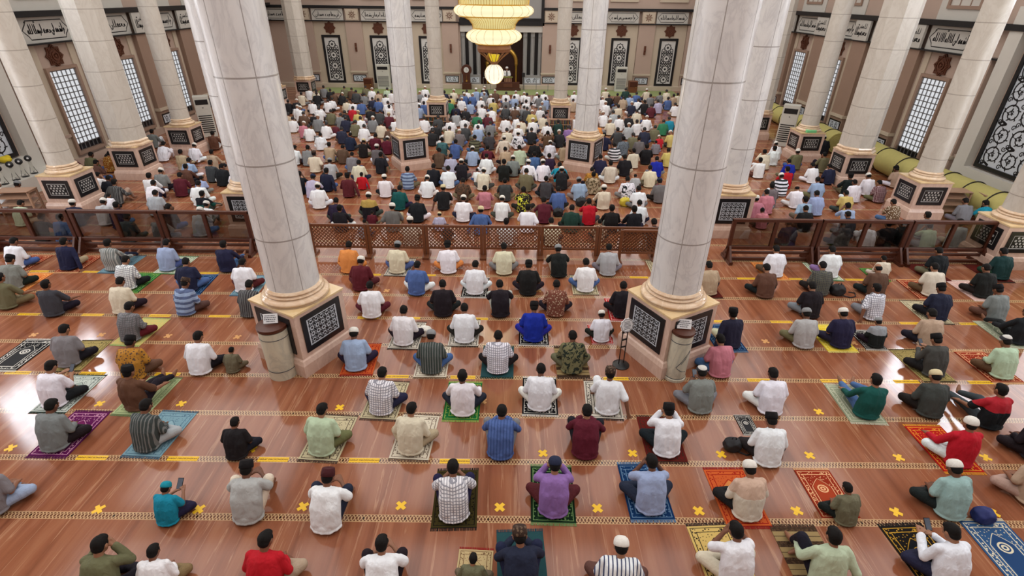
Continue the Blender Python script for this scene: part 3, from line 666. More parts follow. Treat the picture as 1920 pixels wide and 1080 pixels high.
tier('cup', [(.06, 4.96), (.1, 5.0), (.15, 5.14), (.02, 5.15)], M_amber, 12, .005)
mb = MB()
for k in range(14):
    a = 2*pi*k/14; mb.tube([(r*cos(a), r*sin(a), z) for r, z in ((.06, 4.88), (.12, 4.95), (.26, 5.08), (.42, 5.2), (.46, 5.3), (.43, 5.4))], .009, 6)
mb.lathe([(.44, 5.22), (.47, 5.3), (.44, 5.38)], 40, cap=False); mb.lathe([(.05, 4.86), (.07, 4.9), (.05, 4.94)], 16); mb.build('basket', flat('copper_basket', (150,104,72), .5, .5, var=.15), ch)
mb = MB()
for r, z in ((.575, 5.79), (.93, 6.07), (.92, 6.35), (1.32, 6.86), (1.31, 7.17), (.5, 5.41)): mb.tube([(r*cos(2*pi*i/48), r*sin(2*pi*i/48), z) for i in range(48)], .014, 6, closed=True)
mb.build('ring', M_gold, ch); MB().tube([(0, 0, 8.1), (0, 0, 12)], .03, 8).build('suspension_rod', M_gold, ch)
# ------------------------------------------------------------------ mihrab furniture
t = thing('longcase_clock', 'dark carved longcase clock standing left of the prayer niche', 'clock', (-3.05, 43.2, 0))
bevel(MB().box(-.36, .36, -.18, .18, 0, .5).box(-.28, .28, -.15, .15, .5, 1.2).build('case', M_wood, t), .02)
edge_split(MB().lathe([(.40, -.17), (.40, .17)], 36, 0, Matrix.Translation((0, 0, 1.42)) @ Matrix.Rotation(pi/2, 4, 'X')).build('hood', M_wood, t))
d = MB().lathe([(.2, 0), (.2, .02)], 30, 0, Matrix.Translation((0, -.18, 1.45)) @ Matrix.Rotation(pi/2, 4, 'X')).build('dial', M_inlay, t)
MB().box(-.008, .008, -.215, -.205, 1.45, 1.6).box(0, .1, -.215, -.205, 1.44, 1.456).build('hand', M_black, d)
MB().tube([(0, -.16, .7), (0, -.16, 1.1)], .012, 6).lathe([(.07, -.01), (.07, .01)], 16, 0, Matrix.Translation((0, -.16, .66)) @ Matrix.Rotation(pi/2, 4, 'X')).build('pendulum', M_gold, t)
t = thing('pulpit', 'dark carved wooden pulpit with plaque in front of the prayer niche', 'pulpit', (.18, 42.95, 0))
bevel(MB().box(-.98, .98, -.25, .25, 0, .16).box(-.9, .9, -.2, .2, .16, .62).build('body', M_wood, t), .02)
bevel(MB().box(-.35, .35, -.235, -.2, .26, .52).build('plaque', M_bronze, t), .01)
bevel(MB().box(-.3, .3, -.12, .12, .62, .95).build('lectern', M_wood2, t), .02)
M_cloth0 = flat('embroidered_green', (120,124,52), .8, var=.2, sc=30.); bevel(MB().box(-.36, .36, -.17, .17, .95, 1.0).build('lectern_cloth', M_cloth0, t), .015)
for k in range(5): MB().box(-.26+.12*k, -.22+.12*k, -.135, -.12, .64, .94).build('slat', M_palewood, t)
tag(MB().box(-14.2, 13.2, 40.9, 43.4, 0, .02).build('green_carpet', M_green), 'green carpet runner along the foot of the back wall', 'carpet')
def ac(x, y, rz, h, w, d, label):
    t = thing('air_conditioner', label, 'air conditioner', (x, y, 0), rz, 'floor-standing air conditioners')
    bevel(MB().box(-w/2, w/2, -d/2, d/2, 0, h).build('cabinet', M_acwhite, t), .02)
    mb = MB().box(-w*.4, w*.4, -d/2-.012, -d/2, h*.8, h*.92)
    mb.build('outlet', M_dark, t)
    g = MB()
    for k in range(9): g.box(-w*.42, w*.42, -d/2-.014, -d/2-.002, h*.12+k*h*.05, h*.12+k*h*.05+h*.022)
    g.build('intake_grille', M_metal if rz == 0 else M_dark, t); MB().box(-.03, .03, -d/2-.01, -d/2, h*.72, h*.735).build('emblem', M_dark, t)
ac(-9.5, 43.1, 0, 1.78, 1.0, .45, 'tall white air conditioner before the second lattice panel of the back wall'); ac(8.95, 43.1, 0, 1.78, .85, .45, 'tall white air conditioner before the fifth lattice panel of the back wall')
ac(-15.15, 27.3, rad(28), 2.0, .7, .5, 'tall air conditioner near the left aisle wall'); ac(14.35, 26.6, rad(-30), 2.0, .75, .5, 'tall air conditioner near the right aisle columns')
for x, y, lb in ((-10.6, 42.6, 'brown wooden box beside the left back wall air conditioner'), (9.85, 42.6, 'brown wooden cabinet beside the right back wall air conditioner')):
    t = thing('wooden_box', lb, 'box', (x, y, 0), 0, 'wooden boxes at the back wall'); bevel(MB().box(-.33, .33, -.25, .25, 0, .85).build('body', M_wood2, t), .02)
    bevel(MB().box(-.28, .28, -.27, -.25, .45, .8).build('panel', M_wood, t), .01); MB().sphere((.2, -.28, .4), .03).build('knob', M_gold, t)
for x, y, lb in ((-3.72, 29.95, 'low bookshelf at the foot of the slim column left of the mihrab'), (3.24, 29.45, 'low bookshelf at the foot of the slim column right of the mihrab')):
    t = thing('low_bookshelf', lb, 'bookshelf', (x, y, 0), 0, 'low bookshelves'); mb = MB()
    for z in (.05, .32, .58): mb.box(-.62, .62, -.16, .16, z, z+.03)
    mb.build('shelf', M_palewood, t)
    for s in (-.62, .62): MB().box(s-.02, s+.02, -.16, .16, 0, .62).build('side_panel', M_palewood, t)
    for k in range(16):
        for z in (.08, .35):
            w = .03+.02*random.random(); hh = .16+.06*random.random(); xx = -.55+k*.07
            o = MB().box(-w/2, w/2, -.11, .11, 0, hh).build('book', flat('book_cover_%d' % (k % 4), ((60,92,60), (110,50,40), (150,120,60), (50,60,90))[k % 4], .6) if (k < 4 and z < .1 and x < 0) else bpy.data.materials['book_cover_%d' % (k % 4)], None, (x+xx, y, z))
            tag(o, '%s book, %s on the %s board of the low bookshelf %s of mihrab' % (('green', 'red', 'tan', 'blue')[k % 4], ORD[k], 'lower' if z < .1 else 'upper', 'left' if x < 0 else 'right'), 'book', 'books on the low bookshelves')
# stanchion rails right and left of the mihrab
for x0, x1, lb in ((1.45, 3.3, 'thin metal rail stand right of the pulpit'), (-1.75, -1.2, 'thin metal rail stand left of the pulpit')):
    t = thing('rail_stand', lb, 'rail', (x0, 42.9, 0), 0); w = x1-x0
    for k in range(3): MB().tube([(w*k/2, 0, 0), (w*k/2, 0, .95)], .02, 8).lathe([(.11, 0), (.1, .02), (.02, .04)], 12, 0, Matrix.Translation((w*k/2, 0, 0))).build('post', M_metal, t)
    MB().tube([(0, 0, .92), (w, 0, .92)], .014, 6).build('bar', M_metal, t)
for x, lb in ((-1.62, 'small black loudspeaker left of the prayer niche'), (1.38, 'small black loudspeaker right of the prayer niche')):
    t = thing('loudspeaker', lb, 'loudspeaker', (x, 43.3, 0)); bevel(MB().box(-.12, .12, -.1, .1, .95, 1.25).build('cabinet', M_dark, t), .01); MB().tube([(0, 0, 0), (0, 0, .96)], .02, 8).build('stand', M_dark, t)
# ------------------------------------------------------------------ rolled carpets, racks, fans
M_roll = flat('olive_carpet_roll', (186,176,106), .85, var=.1, sc=8., bump=.3); M_strap = flat('dark_strap', (44,38,30), .8)
def roll(p, q, r, label):
    p = Vector(p); q = Vector(q); L = (q-p).length; a = atan2(q.y-p.y, q.x-p.x); t = thing('rolled_carpet', label, 'rolled carpet', (p.x, p.y, 0), a, 'rolled carpets stored in the right aisle')
    mb = MB(); n = 30; m_ = 14; v = []; f = []
    for i in range(m_+1):
        for k in range(n):
            rr = r*(1+.02*noise.noise((i*.5, cos(2*pi*k/n)*1.5, sin(2*pi*k/n)*1.5))); an = 2*pi*k/n
            v.append((L*i/m_, rr*cos(an), r*.97+rr*sin(an)*(.95 if sin(an) > 0 else .97)))
    for i in range(m_):
        for k in range(n): q2 = (k+1) % n; f.append((i*n+k, i*n+q2, (i+1)*n+q2, (i+1)*n+k))
    mb.add(v, f).build('roll', M_roll, t, smooth=True)
    for x, s in ((.0, -1), (L, 1)):
        e = MB(); e.add([(x, r*.99*cos(2*pi*k/n), r*.97+r*.96*sin(2*pi*k/n)) for k in range(n)], [tuple(range(n))[::s]])
        sp = [(x+s*.004, (r*.95-r*.9*i/70)*cos(i*.45), r*.97+(r*.95-r*.9*i/70)*sin(i*.45)) for i in range(70)]; e.tube(sp, .012, 5); e.build('rolled_end', M_roll, t)
    for u in (.18, .5, .82):
        MB().tube([(L*u, (r*1.015)*cos(2*pi*i/28), r*.97+(r*1.0)*sin(2*pi*i/28)) for i in range(28)], .022, 6, closed=True).build('strap', M_strap, t)
roll((16.6, 19.9), (16.9, 24.6), .52, 'long olive carpet roll under the right lattice window behind the eight-sided column')
roll((16.3, 25.2), (16.6, 29.6), .5, 'olive carpet roll past the long one, beside the column with the green box')
roll((17.0, 16.0), (16.9, 19.4), .52, 'olive carpet roll beneath the huge right scroll panel')
roll((14.3, 11.85), (17.6, 12.05), .42, 'olive carpet roll with its end facing the aisle at the right edge')
roll((16.5, 30.3), (16.6, 34.0), .48, 'farthest olive carpet roll beside the right air conditioner')
def rack(x, y, rz, label):
    t = thing('shoe_rack', label, 'rack', (x, y, 0), rz, 'pale wooden shoe racks'); w, d, h = 1.0, .46, .82
    for s in (-w/2, w/2):
        bevel(MB().box(s-.025, s+.025, -d/2, -d/2+.06, 0, h).box(s-.025, s+.025, d/2-.06, d/2, 0, h).box(s-.025, s+.025, -d/2, d/2, h-.05, h).build('side_frame', M_palewood, t), .006)
    for z in (.12, .36, .60):
        MB().add([(-w/2, -d/2, z), (w/2, -d/2, z), (w/2, d/2, z+.12), (-w/2, d/2, z+.12), (-w/2, -d/2, z+.025), (w/2, -d/2, z+.025), (w/2, d/2, z+.145), (-w/2, d/2, z+.145)], [(0,3,2,1), (4,5,6,7), (0,1,5,4), (2,3,7,6), (0,4,7,3), (1,2,6,5)]).build('shelf', M_palewood, t)
    bevel(MB().box(-w/2-.03, w/2+.03, -d/2-.02, d/2+.02, h, h+.03).build('top_board', M_palewood, t), .006)
rack(-15.75, 16.3, rad(6), 'pale wooden shoe rack at the left edge beside the round column'); rack(15.85, 17.3, rad(-5), 'pale wooden shoe rack right beside the bright-rimmed column'); rack(17.1, 16.9, rad(-8), 'pale wooden shoe rack by the huge right scroll panel')
def fan(x, y, label):
    t = thing('standing_fan', label, 'fan', (x, y, .58), rad(35), 'black standing fans along the left wall'); t.scale = (.56, .56, .56); Mx = Matrix.Translation((0, -.06, 1.02)) @ Matrix.Rotation(rad(75), 4, 'X')
    g = MB().lathe([(.02, -.06), (.16, -.05), (.2, 0), (.17, .05), (.1, .07)], 24, 0, Mx).build('head', M_dark, t, smooth=True); MB().lathe([(.06, .07), (.05, .09), (.01, .1)], 14, 0, Mx).build('hub', M_paper, g)
    MB().tube([(0, 0, .1), (0, 0, 1.0)], .03, 8).build('pole', M_metal, t); MB().box(-.09, .09, -.05, .05, .18, .78).build('body', M_acwhite, t)
    for s in (-1, 1): MB().tube([(s*.03, -.02, .7), (s*.2, -.04, .02)], .014, 6).build('leg', M_dark, t)
    MB().lathe([(.2, 0), (.19, .03), (.03, .06)], 20).build('base', M_dark, t)
for k, yy in enumerate((17.62, 18.1, 18.5, 18.9)): fan(-17.3, yy, 'black-headed standing fan by the left wall, %s from the front' % ORD[k])
tag(MB().sphere((0, 0, .12), (.22, .16, .12)).sphere((.08, .05, .2), (.1, .08, .07)).build('yellow_cloth', flat('yellow_cloth', (222,196,40), .8), None, (-17.72, 18.45, 1.1), smooth=True), 'crumpled yellow cloth on the ledge above the standing fans', 'cloth')
# ------------------------------------------------------------------ bags
M_bag = flat('black_nylon', (26,26,30), .7, var=.3, sc=25., bump=.3)
def bag(x, y, label, col=(26,26,30), s=1., rz=0., strap=True, name='backpack'):
    X, Y = ground(x, y); X = max(-17.2, min(17.2, X)); m = M_bag if col == (26,26,30) else flat('bag_fabric', col, .7, var=.15, sc=20., bump=.3); t = thing(name, label, 'bag', (X, Y, 0), rz)
    bm = bmesh.new(); bmesh.ops.create_icosphere(bm, subdivisions=4, radius=1.); me = bpy.data.meshes.new('body'); 
    for v in bm.verts:
        p = v.co; k = 1+.08*noise.noise(p*2.2); v.co = Vector((max(-.85, min(.85, p.x))*.2*k, max(-.8, min(.8, p.y))*.16*k, (max(-.82, min(.95, p.z))+.8)*.16*k))*s
    bm.to_mesh(me); bm.free(); me.materials.append(m); me.polygons.foreach_set('use_smooth', [True]*len(me.polygons)); link('body', me, t)
    if strap:
        MB().tube([(.1*s, -.1*s, .03), (.25*s, -.18*s, .015), (.42*s, -.12*s, .015), (.5*s, .05*s, .015), (.36*s, .1*s, .02)], .014, 6).build('strap', m, t); MB().tube([(-.05*s, 0, .27*s), (-.03*s, 0, .33*s), (.03*s, 0, .33*s), (.05*s, 0, .27*s)], .01, 6).build('handle', m, t)
bag(1371, 842, 'black backpack with trailing strap beside the man in white on the right', s=.8); bag(1568, 552, 'black bag behind the man in dark checked shirt')
bag(797, 628, 'crumpled white plastic bag beside two seated men in white', (226,222,212), .8, strap=False, name='plastic_bag'); bag(1046, 405, 'dark backpack behind the man in blue before the fence', s=1.)
bag(1089, 386, 'black backpack behind the man on the white-edged mat', s=1.1); bag(1171, 386, 'yellow backpack behind the man in bold print shirt', (206,186,60), 1.1); bag(192, 377, 'black bag beside the shoe rack column on the left', s=1.1)
bag(172, 300, 'black bag below the left lattice window', s=1.2); bag(203, 292, 'blue bag below the left lattice window', (40,120,190), 1.3, strap=False); bag(1838, 975, 'dark blue bag beside the man in pale teal shirt', (28,40,100), .8, strap=False)
X, Y = ground(1503, 234, 1.30); tag(bevel(MB().box(-.22, .22, -.14, .14, 0, .12).build('green_box', flat('green_plastic', (120,206,140), .5), None, (14.0, 23.8, 1.30)), .02), 'small green box on the pedestal of a right aisle column', 'box')
NEAR = """
200 1145 ol - h k E 1 -
275 1130 w - h kh A .8 -
495 1132 r - h be A 1 -
715 1140 w - h k C .95 -
900 1122 ol - h ol A .62 tan
962 1130 n - brk n C 1 tealplush
1160 1145 w vs wk br A 1 -
1383 1114 w - h cr E 1 checkborder
1555 1118 pg - h k D 1 brownstripe
1785 1114 w - h n P 1 blackgold
-25 975 g - h lb A 1 -
310 990 tq - tk n P .72 -
460 988 lg - bk cr C 1 -
608 1005 w - mk n C 1 -
850 985 w check h n C 1 olivedark
1038 976 p - nk m E 1 greenblack
1222 970 lb - h n E 1 navyring
1405 982 cr yoke wk k A 1 orangered
1590 990 ol - h k A .72 -
1790 980 lt - wk k A 1 -
1945 955 be - h be A 1 -
95 852 g - h k A 1 purple
270 852 dg vs h lg A 1 lightblue
440 866 k - h k A .8 -
600 860 pg - h ol A 1 beige
768 858 cr - h be A 1 cream
938 866 b vs h g C 1 -
1098 865 m - h k C 1 -
1252 862 w - bk k E 1 maroongreen
1443 880 w - bk k A 1 -
1805 882 r - wk w B 1 redorange
1950 872 k - h k A 1 -
95 770 w - h k P 1 leaf
250 775 br - bk k F 1 lightgreen
713 783 w check h n A 1 beige
867 785 w - h n B 1 green
1012 775 w - h w A 1 bw
1140 782 w - brk w D 1 bwsmall
1315 780 g - sk g P 1 -
1448 783 w - h w A 1 -
1630 790 t - h b F 1 sage
1750 788 dg - ck k A 1 -
1862 810 kr yoke h dg F 1 -
122 693 g - h k A 1 khaki
245 718 br batik bk br A 1 -
375 707 w - h k A 1 -
430 702 ol - h ol A .6 -
665 700 lb - wk n A 1 orangered
808 705 dg vs gk b A 1 cream
933 705 w check h k A 1 plushgreen
1073 705 ol camo h ol A 1 brownstripe
1352 712 pk - h b A 1 -
1755 712 dg - bk k P 1 khaki
1885 715 pg - sk br A 1 redbrown
240 645 g check h m A 1 yellowbeige
755 652 w - h k A 1 bwsmall
870 647 w - h k A 1 bwsmall
1000 645 rb - bk rb A 1 bw
1128 645 w - wk k A .8 red
1168 600 k - h k A 1 red
1372 657 n - bk cr D 1 navyring
1510 657 lg - gk ol A 1 -
1580 657 n - wk n A 1 yellow
1645 655 kg yoke gk k A .75 bw
1745 657 be - h k A 1 -
1915 650 k - h k F 1 sage
95 597 dg - h k B 1 -
225 592 cr - h k A 1 -
345 595 lb hs brk br A 1 -
465 598 dg vs h k A 1 -
695 600 w - h m A 1 -
830 597 k - h k A 1 -
938 598 k - h lg C 1 -
1042 597 be batik h k A 1 -
1522 600 k - h g A 1 -
1640 604 w check h g D 1 -
1762 605 n - bk k A 1 beige
1872 607 g - bk br A 1 -
8 583 ol - h ol B 1 -
20 547 g - bk k A 1 orange
235 547 w check h k A 1 green
350 551 n - h b A 1 navyring
455 552 w - h m A 1 lightblue
675 548 m - wk m A 1 -
780 557 b - h w A 1 -
890 556 w - h w A 1 bw
990 557 k - bk k A 1 -
1098 551 w - h b A 1 beige
1330 557 be - h k A 1 maroongreen
1437 562 br - h k A 1 -
1540 557 dg check h k A 1 -
1645 562 br - b k A 1 -
1750 560 cr - h br A 1 redbrown
1848 562 k - h k A 1 pink
35 503 w - h b A 1 redbrown
130 506 n - h be D 1 redbrown
215 506 g vs h n F 1 lightblue
315 508 lb - h b A 1 whitegreen
430 507 n - h b F 1 -
655 511 o - h o A 1 -
745 513 cr - gk b A 1 bwsmall
840 516 w - bk o A 1 -
945 514 cr - h g A 1 -
1048 523 k - gk be C 1 -
1140 520 lg - h g A 1 -
1455 523 w - h br A 1 orange
1550 517 w - h p A 1 whitegreen
1655 527 cr - h cr A .75 green
1755 523 k - h ol A 1 maroongreen
1862 517 dgn - h dgn A 1 maroongreen
"""
FAR = """
581 331 lv nk
597 348 w wk
611 319 n h D
652 329 m bk
678 326 r h D .75
721 331 w wk
748 352 t h
690 368 k/yoke wk
628 378 dp h
639 386 k h
735 386 gb wk
766 417 cr wk
683 414 g h A .7
566 325 k h
673 304 cr h
619 301 lg gk
764 316 lb/hs h
699 395 m h A .6
812 311 k h
801 333 w wk
841 315 w h
866 302 k wk
895 318 w h A .65
906 319 cr wk
986 320 ol h
831 351 k ck
782 372 k bk
868 371 w wk
909 352 pk h
901 392 b ck
941 372 w wk
824 401 lv ck A .7
839 423 k h A .6
949 414 w h
947 338 dg h
868 338 br/camo h
982 355 k/print h
989 388 w h
1006 303 w wk
1041 309 tq h
1053 316 k wk
1024 334 dg h
1047 354 b h
1087 337 lb gk
1111 321 br/batik h
1145 305 cr h
1133 351 cr wk
1177 335 w/print h
1198 329 lg h A .7
1212 314 cr h
1198 353 w h
1238 339 gb nk
1106 377 r h
1071 389 dgn h
1021 374 m h
1146 389 k h
1200 382 w h
1189 388 k h
1035 413 cr h
1124 415 be/camo h A .8
1231 421 k h
549 222 w h
569 231 pk wk
578 236 w h
601 252 w h
612 231 w h
628 234 m h A .75
641 241 n/check h
656 252 n h
574 276 g h
589 287 cr brk D
619 270 be h
640 275 br h
681 264 k ck
708 254 m h
721 259 m wk
706 274 gb wk
713 289 k h
660 289 g h
682 236 w h
714 231 cr h
731 239 br h
665 228 ol h
696 221 g wk
648 221 n h
679 221 w h
730 214 m ck
741 224 w wk
596 219 g wk
572 211 br h
586 216 k h A .75
562 202 w wk
600 202 w h
621 208 ol h
637 214 g h
661 202 r h
670 210 y/hs ck
696 204 k h
712 208 dg h
729 199 w h
646 210 k h
555 276 w h
541 214 be h
796 221 w h
821 218 dg h
816 234 k h
845 224 w h
810 245 k/vs h
843 240 cr h
861 246 gb wk
872 235 dg h
897 238 lb h
898 228 w h
914 215 m wk
895 214 gr h
919 230 g h
918 251 dg h
948 221 w h
970 219 w h
971 236 w wk
951 243 cr h
971 250 w/print wk
945 258 cr wk
890 257 ol/hs h
853 265 b h
829 261 t/check h
886 278 lb wk
914 276 m h
951 279 be h
972 276 pg h
824 281 br h
912 292 w h
846 292 lv h
945 302 k h
969 296 g wk
873 204 k wk
870 221 w/hs h
855 211 lg h
923 204 w h
903 199 w h
949 200 dg h
970 202 br h
985 202 dg h
997 210 y wk
1013 202 w wk
1020 217 cr h
994 224 w wk
983 225 cr h
1026 232 w h
1070 217 w wk
1047 227 dgn h
1048 247 k wk
997 242 k h
1029 249 br h
1035 267 w wk
1067 238 p h
1002 267 k h
1008 288 b h
1004 303 w wk
1025 291 dp h
1134 252 n h
1120 234 o h
1135 212 w wk
1145 226 cr wk
1162 218 w h
1159 242 dg h
1178 234 lg wk
1194 208 cr h
1195 227 w h
1212 220 w wk
1210 242 n h
1187 252 ol h
1170 259 dg/batik h
1199 260 gb h
1230 266 g h A .75
1240 256 r wk A .75
1254 248 y wk
1227 238 ol h
1243 227 gr h
1256 222 tq h
1152 272 w/hs h
1213 274 k h
1189 282 cr h
1172 294 k h
1231 297 rb h
1253 281 y h
1111 322 be/camo h
1179 217 k/print h
1148 210 lg h
1055 270 be h
1126 294 n h
284 246 g h D
306 269 w h
364 272 w wk
338 284 be h
396 284 be h
398 249 br h
353 300 lb h
348 311 br h
401 304 dg h
416 311 k h
431 324 w h A .8
284 326 w h
297 322 g wk
346 328 m h
369 333 lb h A .8
373 343 w h
287 342 w h
292 361 lg h
378 362 t/yoke h
186 327 w h
199 333 k h
210 342 dg/vs h
206 377 lg wk
193 287 y/batik h
144 291 m h
167 289 ol h
179 304 br h
136 379 n wk
380 386 w wk
208 364 w h A .7
38 380 pg h
48 422 k h
93 412 b h
207 383 dp h
208 423 dg h
290 410 g h
315 387 k h
380 390 lg wk
23 347 dg gk
7 355 w wk
3 345 cr wk
1456 269 w wk
1453 277 w h
1434 284 cr h
1426 299 w h
1496 283 ol wk
1480 302 rb h
1477 316 r h
1466 329 w/hs wk
1533 309 w h
1548 311 n h
1533 336 lb h
1529 360 lb h
1496 353 w b
1449 349 gb h
1436 358 pk h
1511 373 lb h
1598 331 k bk
1600 339 w h
1629 329 w wk
1650 342 m/check h
1587 361 y h
1591 386 lb h
1547 289 ol h
1546 258 k wk
1682 316 be bk
1676 378 cr/batik h
1773 338 lg h
1814 376 g h
1844 380 tq h
1740 402 g h
1728 422 pg gk
1800 416 lg h
1684 440 w h
1669 418 k h
1480 417 dp h
1418 392 pk h A .8
1420 373 pk wk
1590 400 n h
1580 418 dg h
1677 417 k h
1510 390 k h
"""
BACK = """
566 176 cr h
580 167 w h
592 171 cr h
595 175 k h
608 163 g h
619 168 k h
633 175 br h
641 175 k wk
646 163 ol h
659 166 br h
668 172 dg h
686 162 ol h
697 168 w wk
710 173 be h
725 166 pg h
734 172 w h
683 176 g h
699 184 n h
710 187 b h
724 180 w h
656 189 cr h
668 191 w h
678 191 b h
622 185 w h
615 188 w h
586 190 w h
557 199 w wk
550 189 k wk
541 189 k h
599 200 w h
727 193 w h
797 165 w wk
787 174 g wk
797 179 w h
784 188 w h
795 192 b h
786 198 lb h
834 172 n h
850 171 cr wk
845 181 y h
843 190 gr h
865 185 w wk
869 174 g h
876 170 w h
894 169 lb wk
885 178 b wk
882 191 lb h
855 200 n h
893 169 lb wk
909 165 k wk
908 175 g wk
929 171 br wk
921 180 w wk
948 175 w h
949 187 g h
925 190 y h
901 184 w wk
885 178 b wk
968 172 w wk
965 181 lb h
982 175 w wk
988 178 w h
1007 176 w wk
1011 180 g h
1020 173 w h
1023 184 lb h
1016 193 g wk
986 191 w h
982 200 g h
967 196 w h
1077 174 w wk
1063 178 cr h
1074 187 be h
1135 169 cr wk
1141 180 k h
1157 177 br h
1173 168 dgn h
1181 180 lb h
1193 175 b h
1212 169 cr wk
1219 180 g h
1237 175 g h
1250 171 cr h
1263 179 be h
1270 176 cr h
1129 183 w wk
1136 194 w wk
1168 183 be h
1184 193 n wk
1197 189 w h
1208 191 k h
1235 190 lv h
1252 184 b h
1221 197 m h
1266 195 w h
1155 195 g h
1159 200 cr h
"""
# ------------------------------------------------------------------ people
CLOTH = {'w': ((240,241,247),'white'), 'cr': ((222,212,190),'cream'), 'lg': ((176,180,182),'light-grey'), 'g': ((128,130,132),'grey'), 'dg': ((66,68,70),'dark-grey'), 'gb': ((112,106,108),'grey-brown'),
 'k': ((28,28,32),'black'), 'kr': ((28,28,32),'black'), 'kg': ((30,30,34),'black'), 'n': ((34,38,62),'navy'), 'dp': ((48,36,58),'dark-purple'), 'b': ((78,104,158),'blue'), 'lb': ((156,176,208),'light-blue'), 'lt': ((150,180,178),'pale-teal'), 'rb': ((28,44,160),'royal-blue'), 't': ((20,84,82),'teal'), 'tq': ((24,140,170),'turquoise'),
 'gr': ((46,122,84),'green'), 'dgn': ((26,58,52),'dark-green'), 'pg': ((186,204,176),'pale-green'), 'ol': ((112,108,82),'olive'), 'br': ((96,70,54),'brown'), 'be': ((184,162,138),'beige'), 'kh': ((128,112,84),'khaki'), 'm': ((92,28,42),'maroon'), 'r': ((190,24,40),'red'),
 'o': ((226,146,74),'orange'), 'y': ((204,186,112),'yellow'), 'p': ((146,112,170),'purple'), 'pk': ((196,124,138),'pink'), 'lv': ((184,178,206),'lavender')}
SECOND = {'check': {'w': (64,68,92), 'n': (110,130,180), 'm': (190,170,170), 'g': (84,88,88), 'dg': (110,110,90), 't': (120,160,170)}, 'vs': {'w': (70,78,110), 'dg': (120,122,120), 'k': (180,180,190), 'g': (190,190,186), 'b': (60,84,136)}, 'hs': {'w': (40,44,50), 'lb': (90,104,140), 'y': (110,60,40), 'ol': (60,58,46)},
 'batik': {'br': (186,130,50), 'be': (120,70,56), 'cr': (110,84,60), 'y': (150,90,30), 'dg': (110,120,130)}, 'camo': {'ol': (36,44,36), 'be': (96,82,58), 'br': (60,50,40)}, 'yoke': {'k': (180,150,80), 'kr': (176,36,48), 'kg': (150,154,160), 'cr': (206,176,156), 't': (24,26,34)}, 'print': {'k': (214,214,70), 'w': (30,34,40)}}
PATW = {'check': 'checked', 'vs': 'striped', 'hs': 'banded', 'batik': 'batik', 'camo': 'camouflage', 'yoke': 'two-tone', 'print': 'printed'}
def cloth_mat(kind):
    t = NT('cloth_'+kind); o = t.obj(); x, y, z = t.sep(o); oi = t.n('ShaderNodeObjectInfo'); base = oi.outputs['Color']
    at = t.n('ShaderNodeAttribute', attribute_type='OBJECT', attribute_name='second_colour'); c2 = at.outputs['Color']
    f = None
    if kind == 'check': f = t.math('MAXIMUM', t.line(x, .042, .012), t.line(z, .042, .012)); f = t.math('MULTIPLY', f, .7)
    elif kind == 'vs': f = t.line(x, .05, .016)
    elif kind == 'hs': f = t.line(z, .12, .055, .03)
    elif kind == 'yoke': f = t.math('GREATER_THAN', z, .40)
    elif kind == 'batik':
        v = t.n('ShaderNodeTexVoronoi'); v.inputs['Scale'].default_value = 22.; t.put(v.inputs['Vector'], o); f = t.math('GREATER_THAN', t.math('ADD', v.outputs['Distance'], t.math('MULTIPLY', t.noise(o, 30.), .4)), .56)
    elif kind == 'camo': f = t.math('GREATER_THAN', t.noise(o, 15., 3., .8), .52)
    elif kind == 'print': f = t.math('GREATER_THAN', t.noise(o, 9., 2., 1.5), .56)
    c = base if f is None else t.mix(f, base, c2)
    n1 = t.noise(o, 3.5, 3.); c = t.mix(t.math('MULTIPLY', n1, .16), c, t.mix(1., c, (.5,.5,.5), 'MULTIPLY'))
    h = t.math('ADD', t.noise(t.scale(o, (1., 1., .35)), 16., 3., 1.2), t.math('MULTIPLY', t.noise(o, 140., 2.), .12)); t.bump(h, .55, .02)
    return t.out(c, .85, 0., .25)
CM = {k: cloth_mat(k) for k in ('plain', 'check', 'vs', 'hs', 'yoke', 'batik', 'camo', 'print')}
def skin_mat():
    t = NT('skin'); oi = t.n('ShaderNodeObjectInfo'); n = t.noise(t.obj(), 14., 3.)
    return t.out(t.mix(t.math('MULTIPLY', n, .25), oi.outputs['Color'], t.mix(1., oi.outputs['Color'], (.6,.5,.45), 'MULTIPLY')), .55, 0., .35)
M_skin = skin_mat()
def hair_mat():
    t = NT('black_hair'); n = t.noise(t.obj(), 60., 3.); t.bump(n, .6, .006); return t.out(t.mix(n, lin((10,9,9)), lin((24,20,18))), .75, 0., .2)
M_hair = hair_mat()
def remesh(mb, vox, smooth=4, wr=0., seed=0):
    """one continuous surface grown round the limbs"""
    me = mb.mesh('tmp', []); o = bpy.data.objects.new('tmp', me); COL.objects.link(o)
    r = o.modifiers.new('r', 'REMESH'); r.mode = 'VOXEL'; r.voxel_size = vox; r.use_smooth_shade = True
    s = o.modifiers.new('s', 'SMOOTH'); s.iterations = smooth; s.factor = .5
    dg = bpy.context.evaluated_depsgraph_get(); dg.update(); out = bpy.data.meshes.new_from_object(o.evaluated_get(dg), depsgraph=dg)
    bpy.data.objects.remove(o); bpy.data.meshes.remove(me)
    if wr:
        ns = [v.normal.copy() for v in out.vertices]
        for v, nn in zip(out.vertices, ns):
            p = v.co; q = Vector((p.x*9, p.y*9, p.z*4.5+seed*7)); k = noise.noise(q)+.5*noise.noise(q*2.3)
            v.co = p+nn*(wr*k)
            if v.co.z < .006: v.co.z = .006
    out.polygons.foreach_set('use_smooth', [True]*len(out.polygons)); out.materials.clear(); return out
def mirrored(me):
    m = me.copy(); bm = bmesh.new(); bm.from_mesh(m)
    for v in bm.verts: v.co.x = -v.co.x
    bmesh.ops.reverse_faces(bm, faces=bm.faces); bm.to_mesh(m); bm.free(); m.polygons.foreach_set('use_smooth', [True]*len(m.polygons)); return m
def V(*a): return Vector(a)
